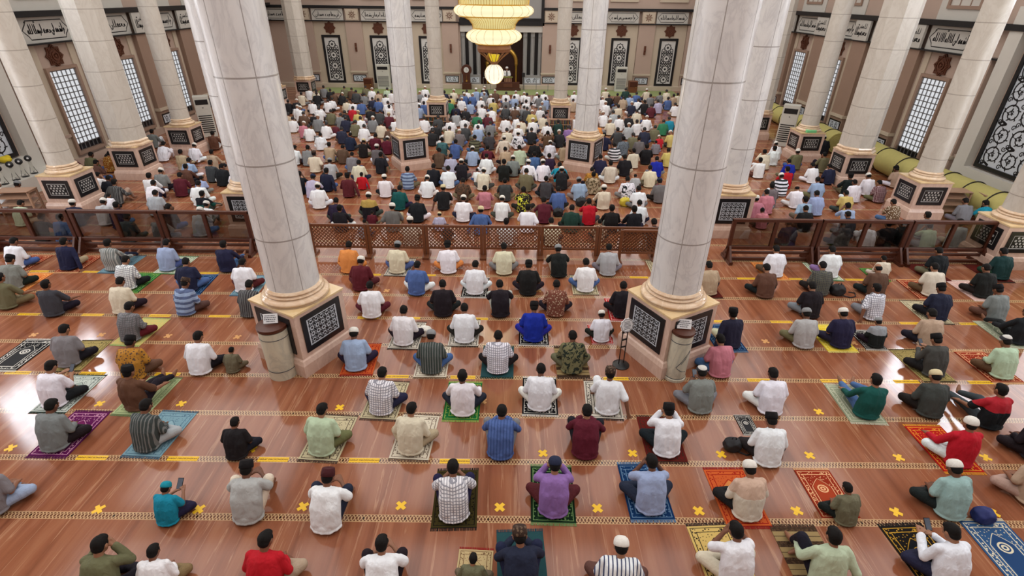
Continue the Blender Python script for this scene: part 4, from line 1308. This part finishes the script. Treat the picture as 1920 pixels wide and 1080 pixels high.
def arm(mb, sh, el, wr, r, upto=2.):
    mb.cone(sh, r[0], el if upto >= 1 else sh.lerp(el, upto), r[1])
    if upto > 1: mb.cone(el, r[1], el.lerp(wr, upto-1), r[2])
def hand(mb, el, wr, side, curl=.5):
    d = (wr-el).normalized(); lat = d.cross(V(0,0,1));
    if lat.length < .1: lat = V(1,0,0)
    lat.normalize(); dn = lat.cross(d).normalized()
    if dn.z > 0: dn = -dn
    k = wr+d*.085
    for s in (-1, 1): mb.cone(wr+lat*s*.014, .022, k+lat*s*.026, .017)
    for i, (o, L) in enumerate(((-.033,.062),(-.011,.075),(.011,.072),(.032,.055))):
        a = k+lat*o; b = a+d*L*.5+dn*L*.18*curl; c = b+d*L*.4*(1-.5*curl)+dn*L*.5*curl; mb.cone(a, .0105, b, .0095, 8); mb.cone(b, .0095, c, .008, 8)
    t0 = wr+d*.03+lat*(.026*side); mb.cone(t0, .014, t0+d*.035+lat*(.03*side), .0115, 8); mb.cone(t0+d*.035+lat*(.03*side), .0115, t0+d*.065+lat*(.034*side), .009, 8)
POSE = {  # lean low, lean high, head pitch, arms, legs
 'A': (8, 26, 34, 'lap', 'cross'), 'B': (4, 12, 8, 'knees', 'cross'), 'C': (14, 34, 30, 'hug', 'up'), 'D': (10, 16, 12, 'prop', 'side'), 'E': (10, 28, 26, 'face', 'cross'), 'F': (-6, 14, 10, 'knees', 'front'), 'P': (8, 24, 34, 'phone', 'cross')}
def make_pose(code):
    a1, a2, hp, arms, legs = POSE[code]; a1, a2 = rad(a1), rad(a2)
    pel = V(0, 0, .115); mid = pel+V(0, sin(a1), cos(a1))*.22; nk = mid+V(0, sin(a2), cos(a2))*.25; nk2 = nk+V(0, sin(a2)*.6, 1).normalized()*.075
    up = V(0, sin(rad(hp)), cos(rad(hp))); fw = V(0, cos(rad(hp)), -sin(rad(hp))); hc = nk2+up*.085+fw*.03
    HM = Matrix((V(1,0,0), fw, up)).transposed().to_4x4(); HM.translation = hc
    def hl(x, y, z): return HM @ V(x, y, z)
    ch = mid.lerp(nk, .55)
    sh = {s: nk+V(s*.175, -.01, -.045) for s in (-1, 1)}
    AR = {'lap': ((.262,.10,.285), (.085,.335,.175)), 'knees': ((.27,.20,.27), (.26,.40,.215)), 'hug': ((.275,.24,.33), (.07,.47,.36)), 'face': ((.25,.27,.36), (.10,.30,.60)), 'phone': ((.25,.17,.29), (.07,.42,.33)), 'prop': None}[arms]
    el, wr = {}, {}
    for s in (-1, 1):
        if AR: e, w = AR
        else: e, w = ((.31,-.05,.29), (.37,-.13,.06)) if s > 0 else ((.28,.18,.29), (.20,.42,.24))
        if code == 'P' and s > 0: w = (.11, .43, .36)
        el[s] = V(s*e[0], e[1], e[2]); wr[s] = V(s*w[0], w[1], w[2])
    hip = {s: V(s*.10, .03, .115) for s in (-1, 1)}; kn, an, toe = {}, {}, {}
    for s in (-1, 1):
        if legs == 'cross': kn[s] = V(s*.335, .27, .135); an[s] = V(-s*.09, .36+.03*s, .062); toe[s] = V(-s*.235, .33, .05)
        elif legs == 'up': kn[s] = V(s*.235, .32, .40); an[s] = V(s*.13, .47, .07); toe[s] = V(s*.15, .63, .035)
        elif legs == 'front': kn[s] = V(s*.13, .42, .24 if s > 0 else .13); an[s] = V(s*.10, .80, .07); toe[s] = V(s*.14, .88, .16)
        else:
            if s > 0: kn[s] = V(.20, .36, .13); an[s] = V(-.12, .42, .06); toe[s] = V(-.27, .38, .045)
            else: kn[s] = V(-.20, .37, .40); an[s] = V(-.16, .55, .07); toe[s] = V(-.17, .70, .035)
    M = {}
    # skin: one body with head, limbs, fingers, feet
    b = MB(); b.sphere(pel, (.15, .12, .10)); b.cone(pel, .125, mid, .115); b.cone(mid, .115, ch, .125)
    for s in (-1, 1): b.cone(ch+V(s*.06,0,0), .10, sh[s], .055)
    b.cone(nk+V(0,-.01,-.02), .058, nk2+up*.03, .05)
    b.sphere((0,0,0), (.078, .098, .105), 0, 16, 12, HM); b.sphere((0,.03,-.065), (.058, .062, .055), 0, 14, 10, HM); b.sphere((0,.068,-.10), (.03,.025,.022), 0, 10, 8, HM)
    b.tube([hl(0,.09,.022), hl(0,.108,-.01), hl(0,.114,-.028)], [.010,.013,.017], 10); b.sphere(hl(0,.112,-.03), .016)
    for s in (-1, 1):
        b.sphere((s*.016,.10,-.033), .011, 0, 8, 6, HM); b.sphere((s*.083,-.008,-.01), (.012,.024,.034), 0, 10, 8, HM); b.sphere((s*.035,.085,.028), (.024,.014,.008), 0, 10, 6, HM); b.sphere((s*.045,.07,-.02), (.022,.02,.02), 0, 8, 6, HM)
        b.sphere((s*.033,.083,.010), (.014,.014,.010), 0, 8, 6, HM)
    for zz in (-.062, -.074): b.sphere((0,.092,zz), (.024,.012,.006), 0, 10, 6, HM)
    for s in (-1, 1):
        arm(b, sh[s], el[s], wr[s], (.05, .042, .027)); hand(b, el[s], wr[s], -s, .7 if arms in ('face', 'phone') else .45)
        b.cone(hip[s], .082, kn[s], .058); b.cone(kn[s], .056, an[s], .037); b.cone(an[s], .040, an[s].lerp(toe[s], .55), .036); b.cone(an[s].lerp(toe[s], .55), .036, toe[s], .022)
    M['body'] = remesh(b, .0085, 3); M['body'].materials.append(M_skin)
    # shirt: draped over the torso down to the floor behind
    for nm, upto, rr in (('shirt_short', .80, (.066, .072, .06)), ('shirt_long', 1.92, (.066, .058, .048))):
        c = MB(); c.sphere(pel+V(0,-.015,-.02), (.215, .165, .10)); c.sphere(V(0,-.03,.055), (.232,.168,.056)); c.cone(pel+V(-.065,-.01,.0), .15, mid+V(-.085,-.005,0), .134); c.cone(pel+V(.065,-.01,.0), .15, mid+V(.085,-.005,0), .134); c.cone(pel+V(0,-.005,0), .15, mid+V(0,-.006,0), .138); c.cone(mid+V(0,-.006,0), .138, ch+V(0,-.004,.02), .138); c.cone(ch+V(0,-.004,.02), .138, nk+V(0,-.015,-.04), .078)
        for s in (-1, 1): c.cone(mid+V(s*.085,-.005,0), .134, ch+V(s*.088,0,.01), .12); c.cone(ch+V(s*.08,0,.01), .112, sh[s]+V(0,0,-.01), .066); c.cone(nk+V(0,-.02,-.03), .075, sh[s], .06)
        c.cone(nk+V(0,-.015,-.03), .072, nk+V(0,0,.012), .062)
        for s in (-1, 1): arm(c, sh[s], el[s], wr[s], rr, upto)
        M[nm] = remesh(c, .0105, 3, .0105, len(M)+ord(code)); M[nm].materials.append(CM['plain'])
    c = MB(); c.sphere(pel+V(0,.01,-.01), (.17, .145, .098))
    for s in (-1, 1): c.cone(hip[s], .104, kn[s], .078); c.cone(kn[s], .076, kn[s].lerp(an[s], .88), .053)
    M['trousers'] = remesh(c, .012, 3, .006, ord(code)); M['trousers'].materials.append(CM['plain'])
    # hair, and headwear kinds
    c = MB(); c.sphere((0,-.016,.022), (.087, .094, .098), 0, 16, 12, HM); c.sphere((0,-.045,-.025), (.074, .06, .062), 0, 14, 10, HM); c.sphere((0,.04,.072), (.066,.045,.04), 0, 12, 8, HM)
    for s in (-1, 1): c.sphere((s*.07,.01,.02), (.018,.03,.04), 0, 10, 8, HM)
    M['hair'] = remesh(c, .0085, 2, .006, ord(code)); M['hair'].materials.append(M_hair)
    c = MB(); c.sphere((0,-.016,.0), (.086, .093, .06), 0, 16, 10, HM); c.sphere((0,-.045,-.025), (.074, .06, .058), 0, 14, 10, HM); M['hair_low'] = remesh(c, .0085, 2, .004, 3); M['hair_low'].materials.append(M_hair)
    T = HM @ Matrix.Translation((0,-.012,.03)) @ Matrix.Rotation(rad(-8), 4, 'X') @ Matrix.Scale(1.08, 4, (0,1,0))
    M['peci'] = MB().lathe([(.092, -.012), (.096, -.01), (.094, .04), (.086, .09), (.08, .098), (.05, .092), (.001, .09)], 28, 0, T).mesh('peci', CM['plain'], True)
    M['skullcap'] = MB().lathe([(.092, -.015), (.097, -.01), (.097, .012), (.094, .035), (.082, .066), (.056, .088), (.02, .096), (.001, .097)], 28, 0, T).mesh('skullcap', CM['plain'], True)
    return M, hc
POSES = {}; HEADC = {}
for code in POSE:
    M, hc = make_pose(code); POSES[code, 0] = M; HEADC[code] = hc; POSES[code, 1] = {k: mirrored(m) for k, m in M.items()}
SKIN = [(126,84,62), (142,98,74), (110,72,54), (154,110,84)]
CAPS = {'bk': ('peci', (20,18,20), 'black peci'), 'wk': ('skullcap', (228,224,216), 'white cap'), 'ck': ('skullcap', (214,200,160), 'cream cap'), 'gk': ('skullcap', (140,142,144), 'grey cap'), 'nk': ('skullcap', (36,42,66), 'navy cap'), 'mk': ('peci', (70,30,34), 'maroon cap'), 'tk': ('skullcap', (24,140,160), 'teal cap'),
 'sk': ('skullcap', (60,60,64), 'striped cap'), 'brk': ('peci', (112,92,74), 'brown cap')}
def paint(o, rgb, kind='plain', second=None):
    o.color = (*lin(rgb), 1)
    if kind != 'plain': o.material_slots[0].link = 'OBJECT'; o.material_slots[0].material = CM[kind]; o['second_colour'] = list(lin(second or (60,60,60)))
def vary(rgb, k=7): return tuple(max(4, min(250, c+random.uniform(-k, k))) for c in rgb)
def person(x, y, rz, s, shirt, pat, head, trou, pose, sleeve):
    M = POSES[pose, random.randrange(2)]
    p = link('person', M['body'], None, (x, y, .008 if s else 0), rz); p.scale = (s, s, s); p.color = (*lin(random.choice(SKIN)), 1)
    sh = link('shirt', M['shirt_long' if sleeve else 'shirt_short'], p)
    sec = SECOND.get(pat, {}).get(shirt, (200,200,200))
    paint(sh, vary(CLOTH[shirt][0], 4), pat if pat else 'plain', sec)
    tr = link('trousers', M['trousers'], p); paint(tr, vary(CLOTH[trou][0]))
    if head in CAPS:
        mk, rgb, nm = CAPS[head]; link('hair', M['hair_low'], p); c = link('cap', M[mk], p); paint(c, rgb, 'hs' if head == 'sk' else 'batik' if head == 'brk' else 'plain', (214,212,206) if head == 'sk' else (60,44,36))
    elif head != 'b': link('hair', M['hair'], p)
    else: link('hair', M['hair_low'], p)
    return p
PEOPLE = []     # x, y, shirt, pattern, head, trousers, pose, scale, rug
for ln in NEAR.strip().split('\n'):
    t = ln.split(); X, Y = ground(float(t[0]), float(t[1])); s = float(t[7]); PEOPLE.append([X, Y+.165*s, t[2], '' if t[3] == '-' else t[3], t[4], t[5], t[6], s, t[8]])
TR = ['k','k','n','dg','g','be','w','b','ol','br']
for ln in FAR.strip().split('\n'):
    t = ln.split(); sh, pt = (t[2].split('/')+[''])[:2]; ps = t[4] if len(t) > 4 else random.choice('AAAAABCPE' if random.random() < .8 else 'DF'); s = float(t[5]) if len(t) > 5 else random.uniform(.96, 1.04)
    hc = HEADC[ps]*s; X, Y = ground(float(t[0]), float(t[1]), hc.z+.03); PEOPLE.append([X, Y-hc.y, sh, pt, t[3], 'w' if sh == 'w' and random.random() < .5 else random.choice(TR), ps, s, '-'])
# keep bodies out of columns, barriers and one another
COLS = [(-3.66,8.84,1.02),(3.82,8.9,1.02),(-3.82,22.3,1.0),(3.68,22.28,1.0),(-7.85,15.4,1.),(7.66,15.55,1.),(-3.72,30.6,1.),(3.24,30.1,1.)]+[(a, b, .85) for a in (-14.45, 14.3) for b in (17, 20.65, 24.15)]
for P in PEOPLE:
    for cx, cy, r in COLS:
        d = hypot(P[0]-cx, P[1]-cy)
        if d < r+.1: k = (r+.1)/max(d, .05); P[0] = cx+(P[0]-cx)*k; P[1] = cy+(P[1]-cy)*k
    if 12.45 < P[1] < 14.15: P[1] = 12.4 if P[1] < 13.2 else 14.17
for _ in range(30):
    for i, P in enumerate(PEOPLE):
        for Q in PEOPLE[i+1:]:
            dx, dy = Q[0]-P[0], Q[1]-P[1]
            if abs(dx) < .62 and abs(dy) < .66:
                ex, ey = .62-abs(dx), .66-abs(dy)
                if max(P[1], Q[1]) < 13: ex *= .3; ey *= .3
                if ex < ey: sx = ex*.25*(1 if dx >= 0 else -1); P[0] -= sx; Q[0] += sx
                else: sy = ey*.25*(1 if dy >= 0 else -1); P[1] -= sy; Q[1] += sy
PEOPLE.sort(key=lambda p: p[1])
SINGLE, REST = PEOPLE[:300], PEOPLE[300:]
def zone(x, y):
    if y < 13.2: return 'left of pillars' if x < -4.3 else 'right of pillars' if x > 4.4 else 'between big pillars'
    return 'behind left partition' if x < -5.6 else 'behind right partition' if x > 5.6 else 'behind lattice fence'
def rowk(y): return max(0, int((y-3.95)/ROW)) if y < 13.2 else int((y-13.4)/ROW)
rec = []
for P in SINGLE:
    x, y, sh, pt, hd, tr, ps, s, rg = P
    look = '%s in %s %s' % ('child' if s < .85 else 'person', CLOTH[sh][1]+(' '+PATW[pt] if pt else ''), 'shirt and '+(CAPS[hd][2] if hd in CAPS else 'dark hair' if hd == 'h' else 'cropped hair'))
    rec.append((look, zone(x, y), rowk(y), x))
from collections import Counter
cz = Counter((a, b) for a, b, c, d in rec); cr = Counter((a, b, c) for a, b, c, d in rec)
LAB = []; RN = ['nearest']+ORD[1:]
for a, b, c, d in rec:
    if cz[a, b] == 1: LAB.append('%s, %s' % (a, b))
    elif cr[a, b, c] == 1: LAB.append('%s, %s row %s' % (a, RN[c], b))
    else:
        k = sorted(q[3] for q in rec if q[:3] == (a, b, c)).index(d); LAB.append('%s, %s from left, %s row %s' % (a, ORD[k], RN[c], b))
# prayer rugs
def rug_mat():
    t = NT('rug_weave'); o = t.obj(); x, y, z = t.sep(o); base = t.n('ShaderNodeObjectInfo').outputs['Color']
    def at(n): return t.n('ShaderNodeAttribute', attribute_type='OBJECT', attribute_name=n).outputs['Color']
    c2, c3 = at('border_colour'), at('motif_colour'); ax = t.math('ABSOLUTE', x); ay = t.math('ABSOLUTE', y)
    e = t.math('MINIMUM', t.math('SUBTRACT', .32, ax), t.math('SUBTRACT', .54, ay))
    def inr(a, b): return t.math('MULTIPLY', t.math('GREATER_THAN', e, a), t.math('LESS_THAN', e, b))
    v = t.n('ShaderNodeTexVoronoi'); v.inputs['Scale'].default_value = 26.; t.put(v.inputs['Vector'], o); vv = t.math('LESS_THAN', v.outputs['Distance'], .36)
    lines = t.math('MAXIMUM', inr(.03, .042), inr(.10, .112)); band = t.math('MULTIPLY', inr(.045, .098), vv)
    dd = t.math('SUBTRACT', t.math('SUBTRACT', .34, y), t.math('MULTIPLY', t.math('POWER', ax, 1.15), 1.5)); d2 = t.math('MINIMUM', dd, t.math('SUBTRACT', .17, ax)); d2 = t.math('MINIMUM', d2, t.math('ADD', y, .42))
    arch = t.math('MULTIPLY', t.math('GREATER_THAN', d2, 0.), t.math('LESS_THAN', d2, .014)); ins = t.math('GREATER_THAN', d2, .03)
    r = t.math('SQRT', t.math('ADD', t.math('POWER', ax, 2.), t.math('POWER', t.math('SUBTRACT', y, .10), 2.))); med = t.math('MULTIPLY', t.math('LESS_THAN', r, .1), t.math('GREATER_THAN', t.math('FRACT', t.math('MULTIPLY', r, 22.)), .45))
    field = t.math('MULTIPLY', t.math('MULTIPLY', t.math('GREATER_THAN', e, .12), t.math('LESS_THAN', d2, -.01)), t.math('LESS_THAN', v.outputs['Distance'], .28))
    c = t.mix(lines, base, c2); c = t.mix(band, c, c2); c = t.mix(arch, c, c2); c = t.mix(t.math('MULTIPLY', ins, .65), c, c3); c = t.mix(med, c, c2); c = t.mix(t.math('MULTIPLY', field, .7), c, c2)
    t.bump(t.noise(o, 160., 2.), .4, .004); return t.out(c, .95, 0., .1)
M_rug = rug_mat()
def stripe_mat():
    t = NT('rug_stripes'); o = t.obj(); x, y, z = t.sep(o); base = t.n('ShaderNodeObjectInfo').outputs['Color']; c2 = t.n('ShaderNodeAttribute', attribute_type='OBJECT', attribute_name='border_colour').outputs['Color']; c3 = t.n('ShaderNodeAttribute', attribute_type='OBJECT', attribute_name='motif_colour').outputs['Color']
    c = t.mix(t.line(y, .26, .10), base, c3); c = t.mix(t.math('MULTIPLY', t.line(y, .26, .10), t.math('GREATER_THAN', t.noise(o, 34., 2.), .5)), c, c2); c = t.mix(t.line(y, .13, .01), c, c2); return t.out(c, .95, 0., .1)
M_rugs = stripe_mat(); M_plush = flat('plush', (20,66,70), .95, var=.25, sc=7., bump=.5)
RUG = {'tan': ((190,168,124),(110,80,56),(170,146,100),'tan red-fringed'), 'tealplush': ((24,84,98),(16,60,72),(30,100,112),'plush teal'), 'checkborder': ((206,176,104),(44,36,34),(180,128,60),'beige block-bordered'), 'brownstripe': ((150,128,88),(60,44,34),(84,64,46),'brown striped'), 'blackgold': ((28,24,22),(190,144,50),(20,26,34),'black and gold'),
 'olivedark': ((60,52,24),(24,20,14),(96,82,34),'dark olive'), 'greenblack': ((18,40,24),(104,136,84),(14,30,16),'dark green'), 'navyring': ((18,48,88),(96,128,160),(24,28,80),'navy'), 'orangered': ((196,90,44),(150,24,20),(214,150,84),'orange-red'), 'purple': ((92,24,78),(206,150,176),(120,40,90),'purple'), 'lightblue': ((124,158,170),(80,110,130),(150,180,190),'light blue'),
 'beige': ((196,184,150),(80,64,54),(160,140,110),'beige'), 'cream': ((218,208,188),(110,90,74),(190,176,150),'cream'), 'maroongreen': ((96,28,24),(60,40,30),(50,66,50),'maroon'), 'redorange': ((176,30,26),(226,150,50),(214,120,44),'red and orange'), 'leaf': ((196,204,196),(40,60,54),(150,170,160),'black and white leafy'), 'lightgreen': ((176,188,140),(120,140,96),(190,196,150),'pale green'),
 'green': ((28,104,52),(140,170,80),(20,70,36),'green'), 'bw': ((24,24,26),(208,204,196),(60,60,62),'black and white'), 'bwsmall': ((206,198,184),(48,42,40),(150,140,128),'white and black'), 'sage': ((150,158,132),(206,204,180),(124,134,112),'sage green'), 'khaki': ((166,148,92),(84,74,46),(186,170,116),'khaki'), 'plushgreen': ((12,62,56),(12,62,56),(16,70,62),'plush dark green'),
 'redbrown': ((140,44,26),(226,176,130),(170,70,40),'red-brown'), 'yellowbeige': ((206,184,110),(170,190,120),(190,200,130),'yellow-beige'), 'red': ((168,20,28),(226,190,180),(130,14,22),'red'), 'yellow': ((226,196,50),(240,224,130),(214,180,60),'yellow'), 'orange': ((206,110,50),(236,180,110),(180,80,40),'orange'), 'pink': ((200,160,150),(230,206,196),(186,140,134),'pink'), 'whitegreen': ((214,220,196),(60,120,70),(120,160,90),'white and green'), 'bluepersian': ((50,84,126),(214,206,180),(30,56,100),'blue patterned')}
_r = MB(); nx, ny = 8, 14
for j in range(ny+1):
    for i in range(nx+1): _r.v.append((-.32+.64*i/nx, -.54+1.08*j/ny, .008+.003*noise.noise((i*.7, j*.6, 0))))
for j in range(ny):
    for i in range(nx): a = j*(nx+1)+i; _r.f.append((a, a+1, a+nx+2, a+nx+1)); _r.m.append(0)
_r.box(-.32, .32, -.54, .54, .001, .004); RUGM = _r.mesh('prayer_rug', M_rug, False)
def fringe_mesh():
    mb = MB()
    mb.box(-.32, .32, .535, .55, .001, .005)
    for k in range(32):
        x = -.315+.63*k/31; mb.box(x-.006, x+.006, .545, .595, .001, .005, 0, Matrix.Translation((random.uniform(-.004,.004), 0, 0)))
    return mb.mesh('fringe', M_rug)
FRM = fringe_mesh(); M_fringe = CM['plain']; FRM.materials[0] = M_fringe
rugrec = []
def rug(x, y, rz, style, s, who):
    b, c2, c3, nm = RUG[style]; o = link('prayer_rug', RUGM, None, (x, y, .001), rz); o.scale = (s*1.04, s*.95, 1); o.color = (*lin(b), 1); o['border_colour'] = list(lin(c2)); o['motif_colour'] = list(lin(c3))
    o.material_slots[0].link = 'OBJECT'; o.material_slots[0].material = M_rugs if style == 'brownstripe' else M_plush if 'plush' in style else M_rug
    for a_ in (0, pi):
        f = link('fringe', FRM, o, (0, 0, 0), a_); f.color = (*lin({'tan': (150,30,30), 'purple': (92,24,78), 'blackgold': (20,18,18)}.get(style, c2)), 1)
    rugrec.append((o, nm, x, y, who))
for P, lb in zip(SINGLE, LAB):
    x, y, sh, pt, hd, tr, ps, s, rg = P; far_out = hypot(x, y)
    rz = random.uniform(-.12, .12); kid = s < .85
    p = person(x, y, rz, s, sh, pt, hd, tr, ps, random.random() < (.55 if sh in 'w cr lg'.split() else .5))
    tag(p, lb, 'child' if kid else 'person', 'seated worshippers')
    if rg != '-': rug(x+random.uniform(-.03, .03), y+.30*s, rz*.5, rg, .98 if s > .8 else .7, p); p.location.z = .012
for x, y, st in ((1895, 1040, 'bluepersian'), (1548, 925, 'redbrown'), (1330, 920, 'orangered'), (1400, 797, 'bw'), (40, 665, 'bw'), (300, 718, 'lightgreen'), (1180, 800, 'maroongreen'), (1450, 500, 'orange'), (1240, 505, 'beige')):
    if st in ('orangered', 'lightgreen', 'maroongreen', 'orange'): continue
    X, Y = ground(x, y); rug(X, Y, 0, st, .45 if x == 1400 else 1.0 if x != 1548 else .85, None)
for i, (o, nm, x, y, who) in enumerate(rugrec):
    base = '%s prayer rug' % nm
    same = [r for r in rugrec if r[1] == nm]; lb = base+(' under '+LAB_SHORT(who) if who is not None else ' lying empty on the floor') if False else base
    z = zone(x, y); rw = RN[rowk(y)]
    near_ = [r for r in same if zone(r[2], r[3]) == z and rowk(r[3]) == rowk(y)]
    lb = '%s on the floor, %s row %s' % (base, rw, z)
    if len(near_) > 1: lb = '%s, %s from left, %s row %s' % (base, ORD[sorted(r[2] for r in near_).index(x)], rw, z)
    tag(o, lb, 'prayer rug', 'prayer rugs')
# things held in hands
M_screen = emit('phone_screen', (150,160,180), .12); ph_n = 0
for P, lb in zip(SINGLE, LAB):
    if P[6] == 'P' and P[1] < 13:
        ph = MB().box(-.04, .04, -.08, .08, 0, .01).build('phone', M_dark, None, (P[0]+.02*P[7], P[1]+.55*P[7], .36*P[7]+.04)); ph.rotation_euler = (rad(40), 0, 0); MB().box(-.035, .035, -.072, .072, .01, .012).build('screen', M_screen, ph)
        ph_n += 1; tag(ph, 'small phone held by '+lb.split(' and ')[0].replace('person', 'the person')+', '+lb.split(', ', 1)[1].split('left, ')[-1], 'phone', 'phones in hands')
# the preacher, standing and facing the crowd
def preacher():
    b = MB(); M0 = Matrix.Translation((0, 0, 1.50)); b.sphere((0,0,0), (.078,.098,.11), 0, 16, 12, M0); b.sphere((0,.03,-.07), (.058,.06,.05), 0, 12, 8, M0); b.sphere((0,.105,-.02), (.014,.02,.024), 0, 8, 6, M0)
    for s in (-1, 1): b.sphere((s*.083,-.01,-.01), (.012,.024,.034), 0, 8, 6, M0); b.sphere((s*.035,.088,.03), (.022,.012,.008), 0, 8, 6, M0)
    b.cone((0,0,1.33), .055, (0,.01,1.42), .05); b.cone((0,0,.92), .13, (0,0,1.22), .13); b.sphere((0,0,.88), (.15,.12,.1))
    for s in (-1, 1):
        sh, el, wr = V(s*.18,0,1.30), V(s*.25,.06,1.04), V(s*.15,.28,1.02); b.cone((s*.06,0,1.22), .1, sh, .055); arm(b, sh, el, wr, (.05,.042,.028)); hand(b, el, wr, -s, .5)
        b.cone((s*.09,0,.86), .085, (s*.10,.01,.48), .058); b.cone((s*.10,.01,.48), .056, (s*.10,-.02,.09), .038); b.cone((s*.10,-.03,.05), .04, (s*.12,.15,.03), .028)
    p = link('person', remesh(b, .009, 3), None, (.08, 43.6, .005), pi); p.data.materials.append(M_skin); p.color = (*lin((140,98,74)), 1)
    c = MB(); c.cone((0,0,.2), .20, (0,0,.95), .155); c.cone((-.05,0,.9), .14, (-.06,0,1.2), .13); c.cone((.05,0,.9), .14, (.06,0,1.2), .13); c.cone((0,0,1.28), .08, (0,.005,1.35), .064)
    for s in (-1, 1): c.cone((s*.06,0,1.2), .12, (s*.18,0,1.29), .07); arm(c, V(s*.18,0,1.30), V(s*.25,.06,1.04), V(s*.15,.28,1.02), (.075,.066,.055), 1.9)
    r = link('robe', remesh(c, .012, 3, .008), p); r.data.materials.append(CM['plain']); paint(r, (230,228,224))
    T = Matrix.Translation((0,-.01,1.54)); d = MB().lathe([(.1,-.02),(.108,0),(.106,.05),(.09,.09),(.05,.11),(.001,.115)], 24, 0, T).build('cap', CM['plain'], p, smooth=True); paint(d, (232,230,226))
    for s in (-1, 1): e = MB().sphere((s*.033,.096,1.512), (.011,.006,.008)).build('eye', M_black, p)
    st = MB().box(-.035, .035, .12, .15, .75, 1.3).build('stole', CM['plain'], p); paint(st, (60,60,62))
    tag(p, 'preacher in white robe and white cap standing behind the pulpit facing the crowd', 'person')
preacher()
# the far rows past the three hundred nearest: one mass
def lowpoly(me, ratio):
    o = bpy.data.objects.new('tmp', me); COL.objects.link(o); d = o.modifiers.new('d', 'DECIMATE'); d.ratio = ratio; dg = bpy.context.evaluated_depsgraph_get(); dg.update()
    m = bpy.data.meshes.new_from_object(o.evaluated_get(dg), depsgraph=dg); bpy.data.objects.remove(o); v = [tuple(x.co) for x in m.vertices]; f = [tuple(p.vertices) for p in m.polygons]; bpy.data.meshes.remove(m); return v, f
LOW = {}
for cde in 'ABC':
    M = POSES[cde, 0]; LOW[cde] = {k: lowpoly(M[k], r) for k, r in (('body', .03), ('shirt_long', .06), ('trousers', .05), ('hair', .12), ('skullcap', 1.), ('peci', 1.))}
crowd = MB(); cm_ = {}; mats = []
def cslot(name, rgb, rough=.85):
    if name not in cm_: cm_[name] = len(mats); mats.append(flat('crowd_'+name, rgb, rough, var=.15, sc=8.))
    return cm_[name]
for ln in BACK.strip().split('\n'):
    t = ln.split(); hc = HEADC['A']; X, Y = ground(float(t[0]), float(t[1]), hc.z+.03); REST.append([X, min(42.6, Y-hc.y), t[2], '', t[3], random.choice(TR), random.choice('AAB'), random.uniform(.95, 1.04), '-'])
for _ in range(20):
    for i, P in enumerate(REST):
        for Q in REST[i+1:]+SINGLE[240:]:
            dx, dy = Q[0]-P[0], Q[1]-P[1]
            if abs(dx) < .5 and abs(dy) < .55:
                if .5-abs(dx) < .55-abs(dy): P[0] -= (.5-abs(dx))*.4*(1 if dx >= 0 else -1)
                else: P[1] -= (.55-abs(dy))*.4*(1 if dy >= 0 else -1)
for x, y, sh, pt, hd, tr, ps, s, rg in REST:
    for cx, cy, r in COLS:
        d = hypot(x-cx, y-cy)
        if d < r: x = cx+(x-cx)*r/max(d, .05); y = cy+(y-cy)*r/max(d, .05)
    L = LOW[ps if ps in LOW else 'A']; Mx = Matrix.Translation((x, y, .01 if y < 40.6 else .03)) @ Matrix.Rotation(random.uniform(-.2, .2), 4, 'Z') @ Matrix.Scale(s, 4)
    crowd.add(*L['body'], cslot('skin', SKIN[1], .6), Mx); crowd.add(*L['shirt_long'], cslot('shirt_'+CLOTH[sh][1], CLOTH[sh][0]), Mx); crowd.add(*L['trousers'], cslot('shirt_'+CLOTH[tr][1], CLOTH[tr][0]), Mx)
    if hd in CAPS: crowd.add(*L[CAPS[hd][0]], cslot('cap_'+hd, CAPS[hd][1]), Mx)
    else: crowd.add(*L['hair'], cslot('hair', (24,20,20), .6), Mx)
tag(crowd.build('seated_crowd', mats, smooth=True), 'farthest rows of seated worshippers packed together before the back wall', 'crowd', None, 'stuff')
# ------------------------------------------------------------------ light
w = bpy.data.worlds.new('world'); SC.world = w; w.use_nodes = True; bg = w.node_tree.nodes['Background']; bg.inputs[0].default_value = (.8, .9, 1, 1); bg.inputs[1].default_value = .3
def area(name, loc, rot, sx, sy, e, col=(1, 1, 1)):
    l = bpy.data.lights.new(name, 'AREA'); l.shape = 'RECTANGLE'; l.size = sx; l.size_y = sy; l.energy = e; l.color = col
    o = bpy.data.objects.new(name, l); COL.objects.link(o); o.location = loc; o.rotation_euler = rot; return o
CEIL_E = 275.; SIDE_E = 190.
for i, x in enumerate((-12, -4.2, 4.2, 12)):
    for y in (1, 9, 17, 25, 33, 40): area('ceiling_lamp', (x, y, 11.6), (0, 0, 0), 6.4, 6.4, CEIL_E, (1, .99, .975))
for sx in (-1, 1):
    for y, e in ((1.5, 1.), (7., 1.), (12.3, 1.2)): area('side_daylight', (sx*17.6, y, 3.6), (0, sx*pi/2, 0), 5., 3.4, SIDE_E*e, (.92, .96, 1))
l = bpy.data.lights.new('chandelier_lamp', 'POINT'); l.energy = 60; l.color = (1, .85, .55); l.shadow_soft_size = .6; o = bpy.data.objects.new('chandelier_lamp', l); COL.objects.link(o); o.location = (.06, 15.55, 4.2)
SC.view_settings.view_transform = 'Standard'; SC.view_settings.look = 'None'; SC.view_settings.gamma = 1; SC.view_settings.exposure = 0.; SC.view_settings.use_curve_mapping = False
cy = SC.cycles; cy.use_adaptive_sampling = True; cy.adaptive_threshold = .035; cy.max_bounces = 6; cy.diffuse_bounces = 2; cy.glossy_bounces = 2; cy.transparent_max_bounces = 8; cy.caustics_reflective = False; cy.caustics_refractive = False; cy.use_denoising = True; cy.sample_clamp_indirect = 6.
